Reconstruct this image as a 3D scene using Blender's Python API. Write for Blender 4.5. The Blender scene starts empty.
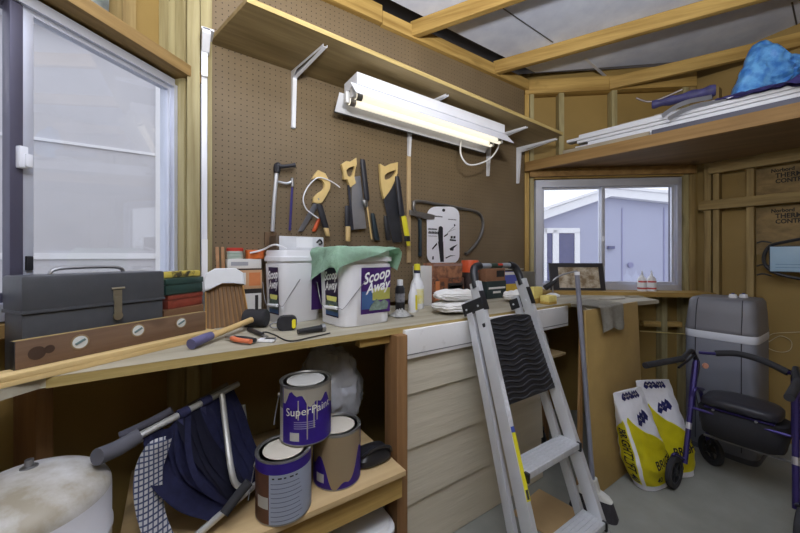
import bpy, bmesh, math, random
from mathutils import Vector, Matrix, noise as mnoise
random.seed(7)
SC = bpy.context.scene
COL = SC.collection
# ------------------------------------------------------------------ camera frame
F = 339.0                      # focal length in pixels of the 800 px wide photograph
CZ = 1.25                      # eye height
FW = Vector((.5606, .8281, 0)); RT = Vector((.8281, -.5606, 0)); UP = Vector((0, 0, 1))
CAM = Vector((0, 0, CZ))
def ray(px, py): return FW + RT*((px-400)/F) + UP*((256-py)/F)
def at_d(px, py, d): return CAM + ray(px, py)*d
def on_y(px, py, y): r = ray(px, py); return CAM + r*(y/r.y)
def on_x(px, py, x): r = ray(px, py); return CAM + r*(x/r.x)
def on_z(px, py, z): r = ray(px, py); return CAM + r*((z-CZ)/r.z)
def on_n(px, py, n, c): r = ray(px, py); return CAM + r*(c/r.dot(n))
# ------------------------------------------------------------------ materials
def lin(c): return tuple((x/255/12.92 if x/255 <= .04045 else ((x/255+.055)/1.055)**2.4) for x in c)
MATS = {}
def mat(name, col, rough=.55, metal=0., var=.10, scale=9, bump=0., col2=None, st=(1, 1, 1), rot=(0, 0, 0), spec=.5, detail=4, ramp=(.3, .7), emit=0, sheen=0):
    if name in MATS: return MATS[name]
    m = bpy.data.materials.new(name); m.use_nodes = True; nt = m.node_tree; N = nt.nodes; L = nt.links
    b = N['Principled BSDF']; b.inputs['Roughness'].default_value = rough; b.inputs['Metallic'].default_value = metal
    b.inputs['Specular IOR Level'].default_value = spec
    c = lin(col); ca = tuple(min(1, x*(1-var)) for x in c); cb = tuple(min(1, x*(1+var)) for x in c) if col2 is None else lin(col2)
    tc = N.new('ShaderNodeTexCoord'); mp = N.new('ShaderNodeMapping'); mp.inputs['Rotation'].default_value = rot; mp.inputs['Scale'].default_value = st
    if any(rot):
        mr = N.new('ShaderNodeMapping'); mr.inputs['Rotation'].default_value = rot; mp.inputs['Rotation'].default_value = (0, 0, 0)
        L.new(tc.outputs['Object'], mr.inputs[0]); L.new(mr.outputs[0], mp.inputs[0])
    else: L.new(tc.outputs['Object'], mp.inputs[0])
    no = N.new('ShaderNodeTexNoise'); no.inputs['Scale'].default_value = scale; no.inputs['Detail'].default_value = detail; no.inputs['Roughness'].default_value = .6
    L.new(mp.outputs[0], no.inputs['Vector'])
    cr = N.new('ShaderNodeValToRGB'); cr.color_ramp.elements[0].position = ramp[0]; cr.color_ramp.elements[1].position = ramp[1]
    cr.color_ramp.elements[0].color = (*ca, 1); cr.color_ramp.elements[1].color = (*cb, 1)
    L.new(no.outputs['Fac'], cr.inputs[0]); L.new(cr.outputs[0], b.inputs['Base Color'])
    if bump:
        bp = N.new('ShaderNodeBump'); bp.inputs['Strength'].default_value = bump; bp.inputs['Distance'].default_value = .01
        L.new(no.outputs['Fac'], bp.inputs['Height']); L.new(bp.outputs[0], b.inputs['Normal'])
    if emit:
        b.inputs['Emission Color'].default_value = (*c, 1); b.inputs['Emission Strength'].default_value = emit
    MATS[name] = m; return m
def wood(name, c1, c2, axis='X', rz=0, ry=0, f=26, rough=.65, knots=True):
    if name in MATS: return MATS[name]
    st = {'X': (.06, 1, 1), 'Y': (1, .06, 1), 'Z': (1, 1, .06)}[axis]
    m = mat(name, c1, rough, col2=c2, var=0, scale=f, st=st, rot=(0, ry, rz), bump=.08, detail=6, ramp=(.32, .68), spec=.3)
    nt = m.node_tree; N = nt.nodes; L = nt.links; b = N['Principled BSDF']
    if knots:
        src = b.inputs['Base Color'].links[0].from_socket; vec = [n for n in N if n.type == 'TEX_NOISE'][0].inputs['Vector'].links[0].from_socket
        v = N.new('ShaderNodeTexNoise'); v.inputs['Scale'].default_value = 5.5; v.inputs['Detail'].default_value = 2
        mp = N.new('ShaderNodeMapping'); mp.inputs['Scale'].default_value = tuple(.32 if s < .5 else 1 for s in st)
        tc = [n for n in N if n.type == 'TEX_COORD'][0]; L.new(tc.outputs['Object'], mp.inputs[0]); L.new(mp.outputs[0], v.inputs['Vector'])
        cr = N.new('ShaderNodeValToRGB'); cr.color_ramp.elements[0].position = .68; cr.color_ramp.elements[1].position = .76
        L.new(v.outputs['Fac'], cr.inputs[0])
        mx = N.new('ShaderNodeMix'); mx.data_type = 'RGBA'
        L.new(cr.outputs[0], mx.inputs['Factor']); L.new(src, mx.inputs['A']); mx.inputs['B'].default_value = (*[x*.45 for x in lin(c1)], 1)
        L.new(mx.outputs['Result'], b.inputs['Base Color'])
    return m
def pegboard_mat():
    m = mat('pegboard hardboard', (116, 100, 77), .6, var=.12, scale=3, detail=6, spec=.3); nt = m.node_tree; N = nt.nodes; L = nt.links; b = N['Principled BSDF']
    src = b.inputs['Base Color'].links[0].from_socket; tc = [n for n in N if n.type == 'TEX_COORD'][0]
    sx = N.new('ShaderNodeSeparateXYZ'); L.new(tc.outputs['Object'], sx.inputs[0])
    def cell(o):
        w = N.new('ShaderNodeMath'); w.operation = 'MULTIPLY'; w.inputs[1].default_value = 1/.0254; L.new(o, w.inputs[0])
        f = N.new('ShaderNodeMath'); f.operation = 'FRACT'; L.new(w.outputs[0], f.inputs[0])
        s = N.new('ShaderNodeMath'); s.operation = 'SUBTRACT'; s.inputs[1].default_value = .5; L.new(f.outputs[0], s.inputs[0])
        p = N.new('ShaderNodeMath'); p.operation = 'MULTIPLY'; L.new(s.outputs[0], p.inputs[0]); L.new(s.outputs[0], p.inputs[1]); return p.outputs[0]
    a = N.new('ShaderNodeMath'); a.operation = 'ADD'; L.new(cell(sx.outputs['X']), a.inputs[0]); L.new(cell(sx.outputs['Z']), a.inputs[1])
    lt = N.new('ShaderNodeMath'); lt.operation = 'LESS_THAN'; lt.inputs[1].default_value = .011; L.new(a.outputs[0], lt.inputs[0])
    mx = N.new('ShaderNodeMix'); mx.data_type = 'RGBA'; L.new(lt.outputs[0], mx.inputs['Factor']); L.new(src, mx.inputs['A']); mx.inputs['B'].default_value = (*lin((48, 39, 28)), 1)
    L.new(mx.outputs['Result'], b.inputs['Base Color']); return m
def glass_mat(name='window glass', tint=(245, 247, 250), k=1.0):
    m = bpy.data.materials.new(name); m.use_nodes = True; nt = m.node_tree; N = nt.nodes; L = nt.links; N.remove(N['Principled BSDF'])
    t = N.new('ShaderNodeBsdfTransparent'); t.inputs[0].default_value = (*lin(tint), 1); g = N.new('ShaderNodeBsdfGlossy'); g.inputs['Roughness'].default_value = .02
    lw_ = N.new('ShaderNodeLayerWeight'); lw_.inputs[0].default_value = .5
    pw = N.new('ShaderNodeMath'); pw.operation = 'POWER'; pw.inputs[1].default_value = 5; L.new(lw_.outputs['Facing'], pw.inputs[0])
    mu = N.new('ShaderNodeMath'); mu.operation = 'MULTIPLY_ADD'; mu.inputs[1].default_value = .9; mu.inputs[2].default_value = .04*k; mu.use_clamp = True; L.new(pw.outputs[0], mu.inputs[0])
    mx = N.new('ShaderNodeMixShader'); L.new(mu.outputs[0], mx.inputs[0]); L.new(t.outputs[0], mx.inputs[1]); L.new(g.outputs[0], mx.inputs[2])
    L.new(mx.outputs[0], N['Material Output'].inputs[0]); return m
# ------------------------------------------------------------------ mesh builder (world coordinates; build() shifts to the thing's base)
def smooth_path(p, k=6):
    p = [Vector(q) for q in p]
    if len(p) < 3: return p
    o = []
    for i in range(len(p)-1):
        a = p[max(i-1, 0)]; b = p[i]; c = p[i+1]; d = p[min(i+2, len(p)-1)]
        for j in range(k):
            t = j/k; o.append(.5*((2*b)+(c-a)*t+(2*a-5*b+4*c-d)*t*t+(3*b-a-3*c+d)*t**3))
    o.append(p[-1]); return o
class MB:
    def __init__(s, M=None): s.bm = bmesh.new(); s.M = M or Matrix()
    def v(s, p): return s.bm.verts.new(s.M @ Vector(p))
    def face(s, vs):
        try: return s.bm.faces.new(vs)
        except ValueError: return None
    def obox(s, c, size, R=None, bev=0.):
        T = s.M @ Matrix.Translation(Vector(c)) @ (R.to_4x4() if R is not None else Matrix()) @ Matrix.Diagonal((*size, 1))
        g = bmesh.ops.create_cube(s.bm, size=1, matrix=T)
        if bev:
            es = list({e for v in g['verts'] for e in v.link_edges}); bmesh.ops.bevel(s.bm, geom=es, offset=bev, segments=2, affect='EDGES', profile=.6)
        return s
    def box(s, x0, y0, z0, x1, y1, z1, bev=0.): return s.obox(((x0+x1)/2, (y0+y1)/2, (z0+z1)/2), (abs(x1-x0), abs(y1-y0), abs(z1-z0)), None, bev)
    def bar(s, p0, p1, w, h, up=(0, 0, 1), bev=0.):
        p0 = Vector(p0); p1 = Vector(p1); x = (p1-p0).normalized(); u = Vector(up); y = u.cross(x).normalized(); z = x.cross(y)
        return s.obox((p0+p1)/2, ((p1-p0).length, w, h), Matrix((x, y, z)).transposed(), bev)
    def ring(s, c, ax, r, n, ref=None):
        ax = ax.normalized(); a = (ref or (Vector((0, 0, 1)) if abs(ax.z) < .9 else Vector((1, 0, 0)))); a = (a-ax*a.dot(ax)).normalized(); b = ax.cross(a)
        return [c+(a*math.cos(2*math.pi*i/n)+b*math.sin(2*math.pi*i/n))*r for i in range(n)]
    def loft(s, rings, caps=True, closed=False):
        vs = [[s.v(p) for p in r] for r in rings]; n = len(vs[0])
        for a, b in (list(zip(vs, vs[1:])) + ([(vs[-1], vs[0])] if closed else [])):
            for i in range(n): s.face((a[i], a[(i+1) % n], b[(i+1) % n], b[i]))
        if caps and not closed: s.face(vs[0][::-1]); s.face(vs[-1])
        return s
    def cyl(s, p0, p1, r0, r1=None, n=20, caps=True):
        p0 = Vector(p0); p1 = Vector(p1); r1 = r0 if r1 is None else r1
        return s.loft([s.ring(p0, p1-p0, r0, n), s.ring(p1, p1-p0, r1, n)], caps)
    def tube(s, pts, r, n=10, k=6, smooth=True):
        p = smooth_path(pts, k) if smooth else [Vector(q) for q in pts]
        rings = []; ref = None
        for i, q in enumerate(p):
            d = (p[min(i+1, len(p)-1)]-p[max(i-1, 0)])
            if ref is None: ref = Vector((0, 0, 1)) if abs(d.normalized().z) < .9 else Vector((1, 0, 0))
            ref = (ref-d.normalized()*ref.dot(d.normalized())).normalized()
            rr = r(i/(len(p)-1)) if callable(r) else r
            rings.append(s.ring(q, d, rr, n, ref))
        return s.loft(rings)
    def lathe(s, c, prof, n=32, ax=(0, 0, 1), a0=0, a1=2*math.pi, ref=None):
        c = Vector(c); ax = Vector(ax).normalized(); a = ref or (Vector((1, 0, 0)) if abs(ax.x) < .9 else Vector((0, 1, 0))); a = (a-ax*a.dot(ax)).normalized(); b = ax.cross(a)
        full = abs(a1-a0-2*math.pi) < 1e-6; m = n if full else n+1; vs = []
        for r, z in prof:
            if r < 1e-6: vs.append([s.v(c+ax*z)]*m)
            else: vs.append([s.v(c+ax*z+(a*math.cos(a0+(a1-a0)*i/n)+b*math.sin(a0+(a1-a0)*i/n))*r) for i in range(m)])
        for A, B in zip(vs, vs[1:]):
            for i in range(n):
                j = (i+1) % m; q = [A[i], A[j], B[j], B[i]]; u = []
                for w in q:
                    if w not in u: u.append(w)
                if len(u) > 2: s.face(u)
        return s
    def prism(s, pts, vec, bev=0.):
        pts = [Vector(p) for p in pts]; vec = Vector(vec)
        a = [s.v(p) for p in pts]; b = [s.v(p+vec) for p in pts]; n = len(a)
        fa = s.face(a[::-1]); fb = s.face(b); fs = [s.face((a[i], a[(i+1) % n], b[(i+1) % n], b[i])) for i in range(n)]
        if bev:
            es = list({e for f in (fa, fb) for e in f.edges}); bmesh.ops.bevel(s.bm, geom=es, offset=bev, segments=1, affect='EDGES')
        return s
    def frame(s, outer, inner, vec):          # a plate with a hole: two loops of equal length
        vec = Vector(vec); O = [s.v(p) for p in outer]; I = [s.v(p) for p in inner]; O2 = [s.v(Vector(p)+vec) for p in outer]; I2 = [s.v(Vector(p)+vec) for p in inner]; n = len(O)
        for i in range(n):
            j = (i+1) % n
            s.face((O[i], O[j], I[j], I[i])); s.face((O2[j], O2[i], I2[i], I2[j])); s.face((O[j], O[i], O2[i], O2[j])); s.face((I[i], I[j], I2[j], I2[i]))
        return s
    def grid(s, fn, nu, nv, th=0.):
        b2 = bmesh.new(); V = [[b2.verts.new(fn(i/nu, j/nv)) for j in range(nv+1)] for i in range(nu+1)]
        for i in range(nu):
            for j in range(nv): b2.faces.new((V[i][j], V[i+1][j], V[i+1][j+1], V[i][j+1]))
        if th: bmesh.ops.solidify(b2, geom=b2.faces[:], thickness=th)
        me = bpy.data.meshes.new('t'); b2.to_mesh(me); b2.free(); me.transform(s.M); s.bm.from_mesh(me); bpy.data.meshes.remove(me); return s
    def blob(s, c, r, fn=None, sub=3):
        g = bmesh.ops.create_icosphere(s.bm, subdivisions=sub, radius=1, matrix=Matrix())
        for v in g['verts']:
            q = v.co.copy(); k = 1+(fn(q) if fn else 0); v.co = s.M @ (Vector(c)+Vector((q.x*r[0], q.y*r[1], q.z*r[2]))*k)
        return s
    def text(s, body, size, fn, th=0., shear=0., sx=1., align='CENTER', bold=0.):
        cu = bpy.data.curves.new('t', 'FONT'); cu.body = body; cu.size = size; cu.align_x = align; cu.align_y = 'CENTER'; cu.shear = shear; cu.offset = bold; cu.resolution_u = 3
        ob = bpy.data.objects.new('t', cu); COL.objects.link(ob); dg = bpy.context.evaluated_depsgraph_get(); me = bpy.data.meshes.new_from_object(ob.evaluated_get(dg))
        for v in me.vertices: v.co = s.M @ Vector(fn(v.co.x*sx, v.co.y))
        s.bm.from_mesh(me); bpy.data.objects.remove(ob); bpy.data.curves.remove(cu); bpy.data.meshes.remove(me); return s
    def build(s, name, m, parent=None, label=None, ang=35, kind=None, recalc=True):
        if recalc: bmesh.ops.recalc_face_normals(s.bm, faces=s.bm.faces[:])
        base = Vector(parent['base']) if parent is not None and 'base' in parent else Vector()
        me = bpy.data.meshes.new(name); s.bm.to_mesh(me); s.bm.free()
        me.transform(Matrix.Translation(-base)); me.materials.append(m); me.shade_smooth(); me.set_sharp_from_angle(angle=math.radians(ang))
        o = bpy.data.objects.new(name, me); COL.objects.link(o)
        if parent is not None: o.parent = parent; o['base'] = tuple(base)
        else: o['base'] = (0., 0., 0.)
        if label: o['label'] = label
        if kind: o['kind'] = kind
        return o
def thing(name, label, cat, loc, group=None):
    o = bpy.data.objects.new(name, None); COL.objects.link(o); o.location = loc; o['base'] = tuple(loc); o['label'] = label; o['category'] = cat; o.empty_display_size = .05
    if group: o['group'] = group
    return o
def tag(o, label, cat, group=None, loc=None):
    o['label'] = label; o['category'] = cat
    if group: o['group'] = group
    if loc is not None:
        o.data.transform(Matrix.Translation(-Vector(loc))); o.location = loc; o['base'] = tuple(loc)
    return o
def struct(o): o['kind'] = 'structure'; return o
def fbm(p, k=1.): return mnoise.noise(Vector(p)*k)
def frame_M(o, x, z=(0, 0, 1)):               # local frame: x along x, z along z
    x = Vector(x).normalized(); z = Vector(z).normalized(); y = z.cross(x).normalized(); z = x.cross(y)
    M = Matrix((x, y, z)).transposed().to_4x4(); M.translation = Vector(o); return M
# ------------------------------------------------------------------ palette
PINE = ((133, 120, 82), (174, 164, 124)); FIR = ((142, 112, 58), (194, 162, 96)); OLD = ((120, 100, 62), (162, 140, 94))
pineX = wood('pine lumber x', *PINE, 'X'); pineZ = wood('pine lumber z', *PINE, 'Z'); firX = wood('fir lumber x', *FIR, 'X'); firZ = wood('fir lumber z', *FIR, 'Z'); oldZ = wood('old stud z', *OLD, 'Z'); oldY = wood('old rail y', *OLD, 'Y')
hard = mat('brown hardboard', (146, 121, 70), .6, var=.10, scale=2.2, detail=6, spec=.3)
peg = pegboard_mat()
ply = wood('worktop plywood', (150, 143, 125), (178, 171, 152), 'X', f=18, knots=False)
plyedge = wood('plywood edge', (152, 132, 80), (184, 162, 106), 'X', f=60, knots=False)
white_pl = mat('white plastic', (228, 229, 232), .35, var=.03)
white_pt = mat('white painted steel', (226, 228, 236), .35, var=.03)
alu = mat('aluminium', (206, 208, 213), .34, .5, var=.06, scale=30, st=(1, 1, .1))
steel = mat('dull steel', (150, 150, 152), .4, .85, var=.15, scale=12)
black_pl = mat('black plastic', (30, 31, 36), .45, var=.15)
black_rb = mat('black rubber', (38, 38, 42), .8, var=.2)
dark = mat('dark print', (28, 28, 36), .6, var=.05)
# ================================================================== THE SETTING
N1 = Vector((-.676, .737, 0)); W1 = Vector((.737, .676, 0)); C1w = 1.1745      # window_1 wall: N1.p = C1w is the inner stud face
A2 = Vector((2.352, 1.69, 0)); W2 = Vector((.766, -.643, 0)); N2 = Vector((.643, .766, 0)); C2w = N2.dot(A2)
XR = 3.343; YB = 1.69; TOP = 2.58
floor_m = mat('concrete floor', (132, 133, 126), .75, var=.16, scale=3.5, detail=8, bump=.05)
b = MB(); b.prism([(-4.2, -2.4, 0), (3.5, -2.4, 0), (3.5, .95, 0), (2.45, 1.85, 0), (-.05, 1.85, 0), (-4.2, -1.9, 0)], (0, 0, -.1)); struct(b.build('floor', floor_m))
# pegboard wall
wb = MB(); wb.box(.10, 1.78, 0, 2.5, 1.80, 2.75); WB = struct(wb.build('wall_back', hard))
b = MB(); b.box(.15, 1.69, .98, 2.345, 1.697, TOP); b.build('pegboard', peg, WB)
for x in (.13, .64, 1.25, 1.86, 2.31):
    MB().box(x-.02, 1.698, 0, x+.02, 1.779, TOP).build('stud', pineZ, WB)
MB().box(.055, 1.61, 0, .10, 1.69, 2.62, .003).build('stud', pineZ, WB)
MB().box(.105, 1.665, .97, .149, 1.69, 2.60, .002).build('edge_batten', pineZ, WB)
b = MB(); b.box(-.05, 1.655, TOP, 1.0, 1.72, TOP+.10, .003); b.build('top_plate', firX, WB)
b = MB(); b.box(1.005, 1.66, TOP-.005, 2.42, 1.72, TOP+.075, .003); b.build('top_plate', firX, WB)
# window_1 wall
def p1(s, off=0., z=0.): return W1*s + N1*(C1w+off) + UP*z          # s along the wall towards the corner, off outward
def s1(p): return Vector(p).dot(W1)
sR = s1(on_n(175, 200, N1, C1w+.03)); sM = s1(on_n(29, 200, N1, C1w+.03)); sL = 2*sM-sR-.02; z1b = 1.10; z1t = 1.945
sC = s1((.105, 1.69, 0))
def wall1box(mb, s0, s1_, o0, o1, z0, z1, bev=0.):
    M = mb.M; mb.M = frame_M(N1*C1w, W1); mb.box(s0, o0, z0, s1_, o1, z1, bev); mb.M = M; return mb
w = MB()
wall1box(w, sL-3.4, sL-.01, .09, .11, 0, 2.8); wall1box(w, sR+.01, sC+.12, .09, .11, 0, 2.8); wall1box(w, sL-.01, sR+.01, .09, .11, 0, z1b-.02); wall1box(w, sL-.01, sR+.01, .09, .11, z1t+.02, 2.8)
WL = struct(w.build('wall_left', hard))
for s0, s_1, o0 in ((sR+.014, sR+.055, 0), (sR+.057, sR+.098, -.0), (sR+.10, sR+.13, .002), (sL-.06, sL-.02, 0), (sL-.66, sL-.62, 0)):
    wall1box(MB(), s0, s_1, o0, .088, 0, 2.62, .003).build('stud', pineZ, WL)
hdw = wood('header board', (112, 88, 50), (156, 128, 82), 'X', rz=-math.atan2(W1.y, W1.x))
wall1box(MB(), sL-.1, sR+.125, -.035, .088, z1t+.03, z1t+.075, .003).build('header_board', hdw, WL)
wall1box(MB(), sL-.1, sR+.012, .0, .088, z1b-.06, z1b-.025, .003).build('sill_board', hdw, WL)
for s0 in (sR-.22, sR-.75):
    wall1box(MB(), s0, s0+.045, .01, .088, z1t+.076, 2.62, .003).build('cripple_stud', oldZ, WL)
wall1box(MB(), sR-.02, sR+.011, .04, .088, z1t+.076, 2.62).build('sheathing_strip', pineZ, WL)
foil = mat('foil insulation', (170, 178, 176), .35, .3, var=.35, scale=14, bump=.6, detail=5)
MB().grid(lambda u, v: p1(sR-.70+u*.47, .06+.02*fbm((u*5, v*5, 1)), z1t+.09+v*.55), 20, 20, .004).build('insulation_batt', foil, WL)
# window_1
frm = mat('window aluminium', (196, 200, 214), .4, .4, var=.04)
sash_d = mat('dark sash bronze', (86, 84, 102), .4, .3, var=.05)
glass = glass_mat(k=1.6)
Wn = struct(wall1box(wall1box(wall1box(wall1box(MB(), sL, sR, .03, .10, z1t-.010, z1t+.02), sL, sR, .03, .10, z1b-.02, z1b+.025), sL, sL+.03, .03, .10, z1b, z1t), sR-.004, sR+.012, .03, .10, z1b, z1t).build('window_1', frm))
def sash(s0, s_1, o, m, nm='sash', wd=.024):
    q = MB(); wall1box(q, s0, s0+wd, o, o+.02, z1b+.025, z1t-.01, .002); wall1box(q, s_1-wd*.45, s_1, o, o+.02, z1b+.025, z1t-.01, .002)
    wall1box(q, s0, s_1, o+.001, o+.019, z1b+.025, z1b+.05); wall1box(q, s0, s_1, o+.001, o+.019, z1t-.024, z1t-.01); return q.build(nm, m, Wn)
sa = sash(sM-.005, sR-.003, .045, frm); sb = sash(sL+.03, sM+.012, .072, sash_d)
wall1box(MB(), sM-.034, sM-.006, .04, .07, z1b+.025, z1t-.01, .003).build('meeting_stile', sash_d, Wn)
wall1box(MB(), sM+.015, sR-.012, .053, .057, z1b+.045, z1t-.022).build('pane', glass, sa)
wall1box(MB(), sL+.05, sM+.0, .080, .084, z1b+.045, z1t-.022).build('pane', glass, sb)
zl = on_n(22, 157, N1, C1w+.03).z
q = MB(); wall1box(q, sM-.022, sM-.003, .025, .045, zl-.03, zl+.03, .004); wall1box(q, sM-.012, sM+.003, .018, .03, zl-.026, zl+.01, .003); q.build('latch', white_pt, sa)
wall1box(MB(), sM-.001, sM+.014, .036, .046, z1b+.11, z1b+.15, .003).build('catch', black_pl, sa)
# window_2 wall (angled)
def p2(s, off=0., z=0.): return A2 + W2*s + N2*off + UP*z
def s2(p): return (Vector(p)-A2).dot(W2)
def wall2box(mb, s0, s_1, o0, o1, z0, z1, bev=0.):
    M = mb.M; mb.M = frame_M(A2, W2); mb.box(s0, o0, z0, s_1, o1, z1, bev); mb.M = M; return mb
L2 = 1.294; wa = .085; wb_ = 1.165; z2b = 1.005; z2t = 1.845
w = MB(); wall2box(w, -.02, wa-.01, .075, .095, 0, 2.75); wall2box(w, wb_+.01, L2+.05, .075, .095, 0, 2.75); wall2box(w, wa-.01, wb_+.01, .075, .095, 0, z2b-.02); wall2box(w, wa-.01, wb_+.01, .075, .095, z2t+.02, 2.75)
WA = struct(w.build('wall_angled', hard))
fr2 = wood('angled wall rail', *FIR, 'X', rz=math.atan2(.643, .766))
for s0, s_1, m in ((.0, .035, firZ), (.04, wa-.012, pineZ), (wb_+.012, wb_+.05, pineZ), (wb_+.055, L2-.03, oldZ)):
    wall2box(MB(), s0, s_1, 0, .074, 0, 2.58, .003).build('stud', m, WA)
for a in (559, 612):
    s0 = s2(on_n(a, 120, N2, C2w)); wall2box(MB(), s0, s0+.04, 0, .074, z2t+.06, 2.58, .003).build('stud', pineZ, WA)
for a in (585, 662):
    s0 = s2(on_n(a, 340, N2, C2w)); wall2box(MB(), s0, s0+.04, 0, .074, 0, z2b-.05, .003).build('stud', pineZ, WA)
wall2box(MB(), wa-.01, wb_+.012, -.003, .074, z2t+.02, z2t+.065, .003).build('header_board', fr2, WA)
wall2box(MB(), -.0, L2-.03, -.012, .074, 2.545, 2.655, .003).build('top_plate', fr2, WA)
wall2box(MB(), .9, wb_+.1, 0.012, .06, .70, .74, .003).build('rail', fr2, WA)
q = MB(); wall2box(q, wa-.03, wb_+.12, -.16, .074, z2b-.055, z2b-.02, .003); q.build('window_sill_board', fr2, WA)
Wn2 = struct(wall2box(wall2box(wall2box(wall2box(MB(), wa, wb_, .0, .08, z2t-.045, z2t+.01), wa, wb_, .0, .08, z2b-.02, z2b+.025), wa, wa+.05, .0, .08, z2b, z2t), wb_-.03, wb_, .0, .08, z2b, z2t).build('window_2', frm))
sm = s2(on_n(604, 230, N2, C2w+.02))
def sash2(s0, s_1, o, m, wd=.028):
    q = MB(); wall2box(q, s0, s0+wd, o, o+.02, z2b+.025, z2t-.045, .002); wall2box(q, s_1-wd, s_1, o, o+.02, z2b+.025, z2t-.045, .002)
    wall2box(q, s0, s_1, o+.001, o+.019, z2b+.025, z2b+.045); wall2box(q, s0, s_1, o+.001, o+.019, z2t-.06, z2t-.045); o_ = q.build('sash', m, Wn2)
    wall2box(MB(), s0+wd-.005, s_1-wd+.005, o+.008, o+.012, z2b+.04, z2t-.055).build('pane', glass, o_); return o_
sa2 = sash2(sm-.02, wb_-.03, .02, frm); sash2(wa+.05, sm+.005, .045, frm)
wall2box(MB(), sm-.015, sm+.0, .01, .02, z2b+.36, z2b+.40, .003).build('latch', white_pt, sa2)
wall2box(MB(), wb_-.058, wb_-.031, .042, .06, z2b+.025, z2t-.045).build('screen_edge', sash_d, Wn2)
# right wall
b = MB(); b.prism([(XR+.075, -2.0, 0), (XR+.075, .93, 0), (XR+.075, .93, 2.83), (XR+.075, -2.0, 3.06)], (.02, 0, 0)); WR = struct(b.build('wall_right', hard))
for y0, y_1 in ((.795, .835), (.75, .785)): MB().box(XR, y0, 0, XR+.074, y_1, 2.5, .003).build('stud', oldZ, WR)
for px in (750, 860, 1000):
    yy = on_x(px, 200, XR).y; MB().box(XR, yy-.019, 0, XR+.074, yy+.019, 2.72, .003).build('stud', oldZ, WR)
za = on_x(705, 170, XR).z; zb = on_x(712, 205, XR).z
MB().box(XR-.038, -1.9, za-.04, XR, .80, za+.035, .003).build('ledger', oldY, WR)
MB().box(XR-.03, -1.9, zb-.035, XR-.001, .86, zb+.033, .003).build('rail', oldY, WR)
osb = mat('oriented strand board', (118, 98, 62), .7, col2=(146, 122, 78), var=0, scale=24, st=(1, .5, 1), bump=.1, detail=3, ramp=(.35, .65))
ys = on_x(754, 200, XR).y
for z0, z1 in ((zb+.04, za-.045), (zb-.37, zb-.04)):
    OS = MB().box(XR+.055, -.35, z0, XR+.074, ys-.001, z1).build('osb_panel', osb, WR)
    zc_ = on_x(772, 176.5 if z0 > zb else 216.5, XR+.054).z; yc_ = on_x(771, 200, XR+.054).y
    t = MB()
    for k, (tx, sz) in enumerate((('Norbord', .034), ('THERMAL', .044), ('CONTROL', .040))):
        t.text(tx, sz, lambda x, y, k=k: (XR+.054, yc_-.02*(k > 0)-x*.85, zc_+.036-.037*k+y), align='LEFT', bold=.0012)
    t.build('stencil', mat('stencil ink', (40, 38, 34), .8, var=.2, scale=60), OS)
fw = MB(); fw.box(-4.2, -2.03, 0, -1.2, -2.0, 2.9); fw.box(-.1, -2.03, 0, 3.5, -2.0, 2.9); fw.box(-1.2, -2.03, 2.05, -.1, -2.0, 2.9); struct(fw.build('wall_front', hard))  # unseen wall, put in to stop daylight flooding in behind the camera
DR = struct(MB().box(-1.2, -2.02, .005, -.1, -1.98, 2.05).build('door_1', hard)); MB().lathe((-.2, -1.98, 1.0), [(0, .05), (.028, .05), (.03, .03), (.012, .02), (.012, 0)], 16, (0, 1, 0)).build('door_knob', mat('knob brass', (170, 150, 90), .3, .8), DR)  # unseen door, added shut so the dark corners stay dark
# roof: ceiling boards on rafters
RD = Vector((.53, -.848, .066)).normalized(); RN = Vector((.848, .53, 0))
def zc(y): return TOP+.095+.078*(1.69-y)
ceil_m = mat('foam ceiling board', (198, 206, 228), .5, col2=(222, 229, 246), var=0, scale=5, detail=8, ramp=(.35, .7), spec=.4)
c = MB(); pts = [(-1.6, 1.60), (2.36, 1.60), (3.42, .79), (3.42, -2.0), (-3.9, -2.0), (-1.6, .3)]
c.prism([(x, y, zc(y)) for x, y in pts], (0, 0, .02)); CE = struct(c.build('ceiling', ceil_m))
tape = mat('white seam tape', (222, 224, 230), .5, var=.04); seam = mat('dark seam', (70, 70, 76), .7, var=.1)
rk = mat('roof deck', (60, 52, 44), .8, var=.1)
MB().prism([(x, y, zc(y)+.11) for x, y in ((-1.9, 1.9), (2.5, 1.9), (3.7, 1.0), (3.7, -2.1), (-4.2, -2.1), (-1.9, .3))], (0, 0, .02)).build('roof_deck', rk, CE)
def rafter(p, L, back=0., w=.04, h=.09):
    p = Vector(p); a = p-RD*back; b_ = p+RD*L
    MB().bar(a, b_, w, h, bev=.003).build('rafter', raf, CE)
raf = wood('rafter fir', *FIR, 'X', rz=math.atan2(.848, .53))
def r_start(px, py, on): return on(px, py)
pA = on_y(415, 40, 1.66); pB = on_y(497, 71, 1.66); pC = on_n(612, 88, N2, C2w-.01)
for p in (pA, pB, pC):
    p.z = zc(p.y)-.047-(.07 if p is pC else 0); rafter(p, 3.1, .02)
pZ = pA-RN*.62; pZ = pZ+RD*((pZ.y-1.66)/.848); pZ.z = zc(pZ.y)-.047; rafter(pZ, 3.0)
for (a, b_, m, wd) in (((585, 58), (612, 82), tape, .02), ((503, 8), (553, 42), seam, .006), ((792, 2), (800, 40), seam, .008)):
    def onc(px, py):
        r = ray(px, py); # plane z = zc(y)
        t = (TOP+.095+.078*1.69-CZ)/(r.z+.078*r.y); return CAM+r*t
    u, v_ = onc(*a), onc(*b_); e = (v_-u).normalized()
    MB().bar(u+Vector((0, 0, -.002)), v_+Vector((0, 0, -.002))+e*.0, wd, .003).build('seam', m, CE)
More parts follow.
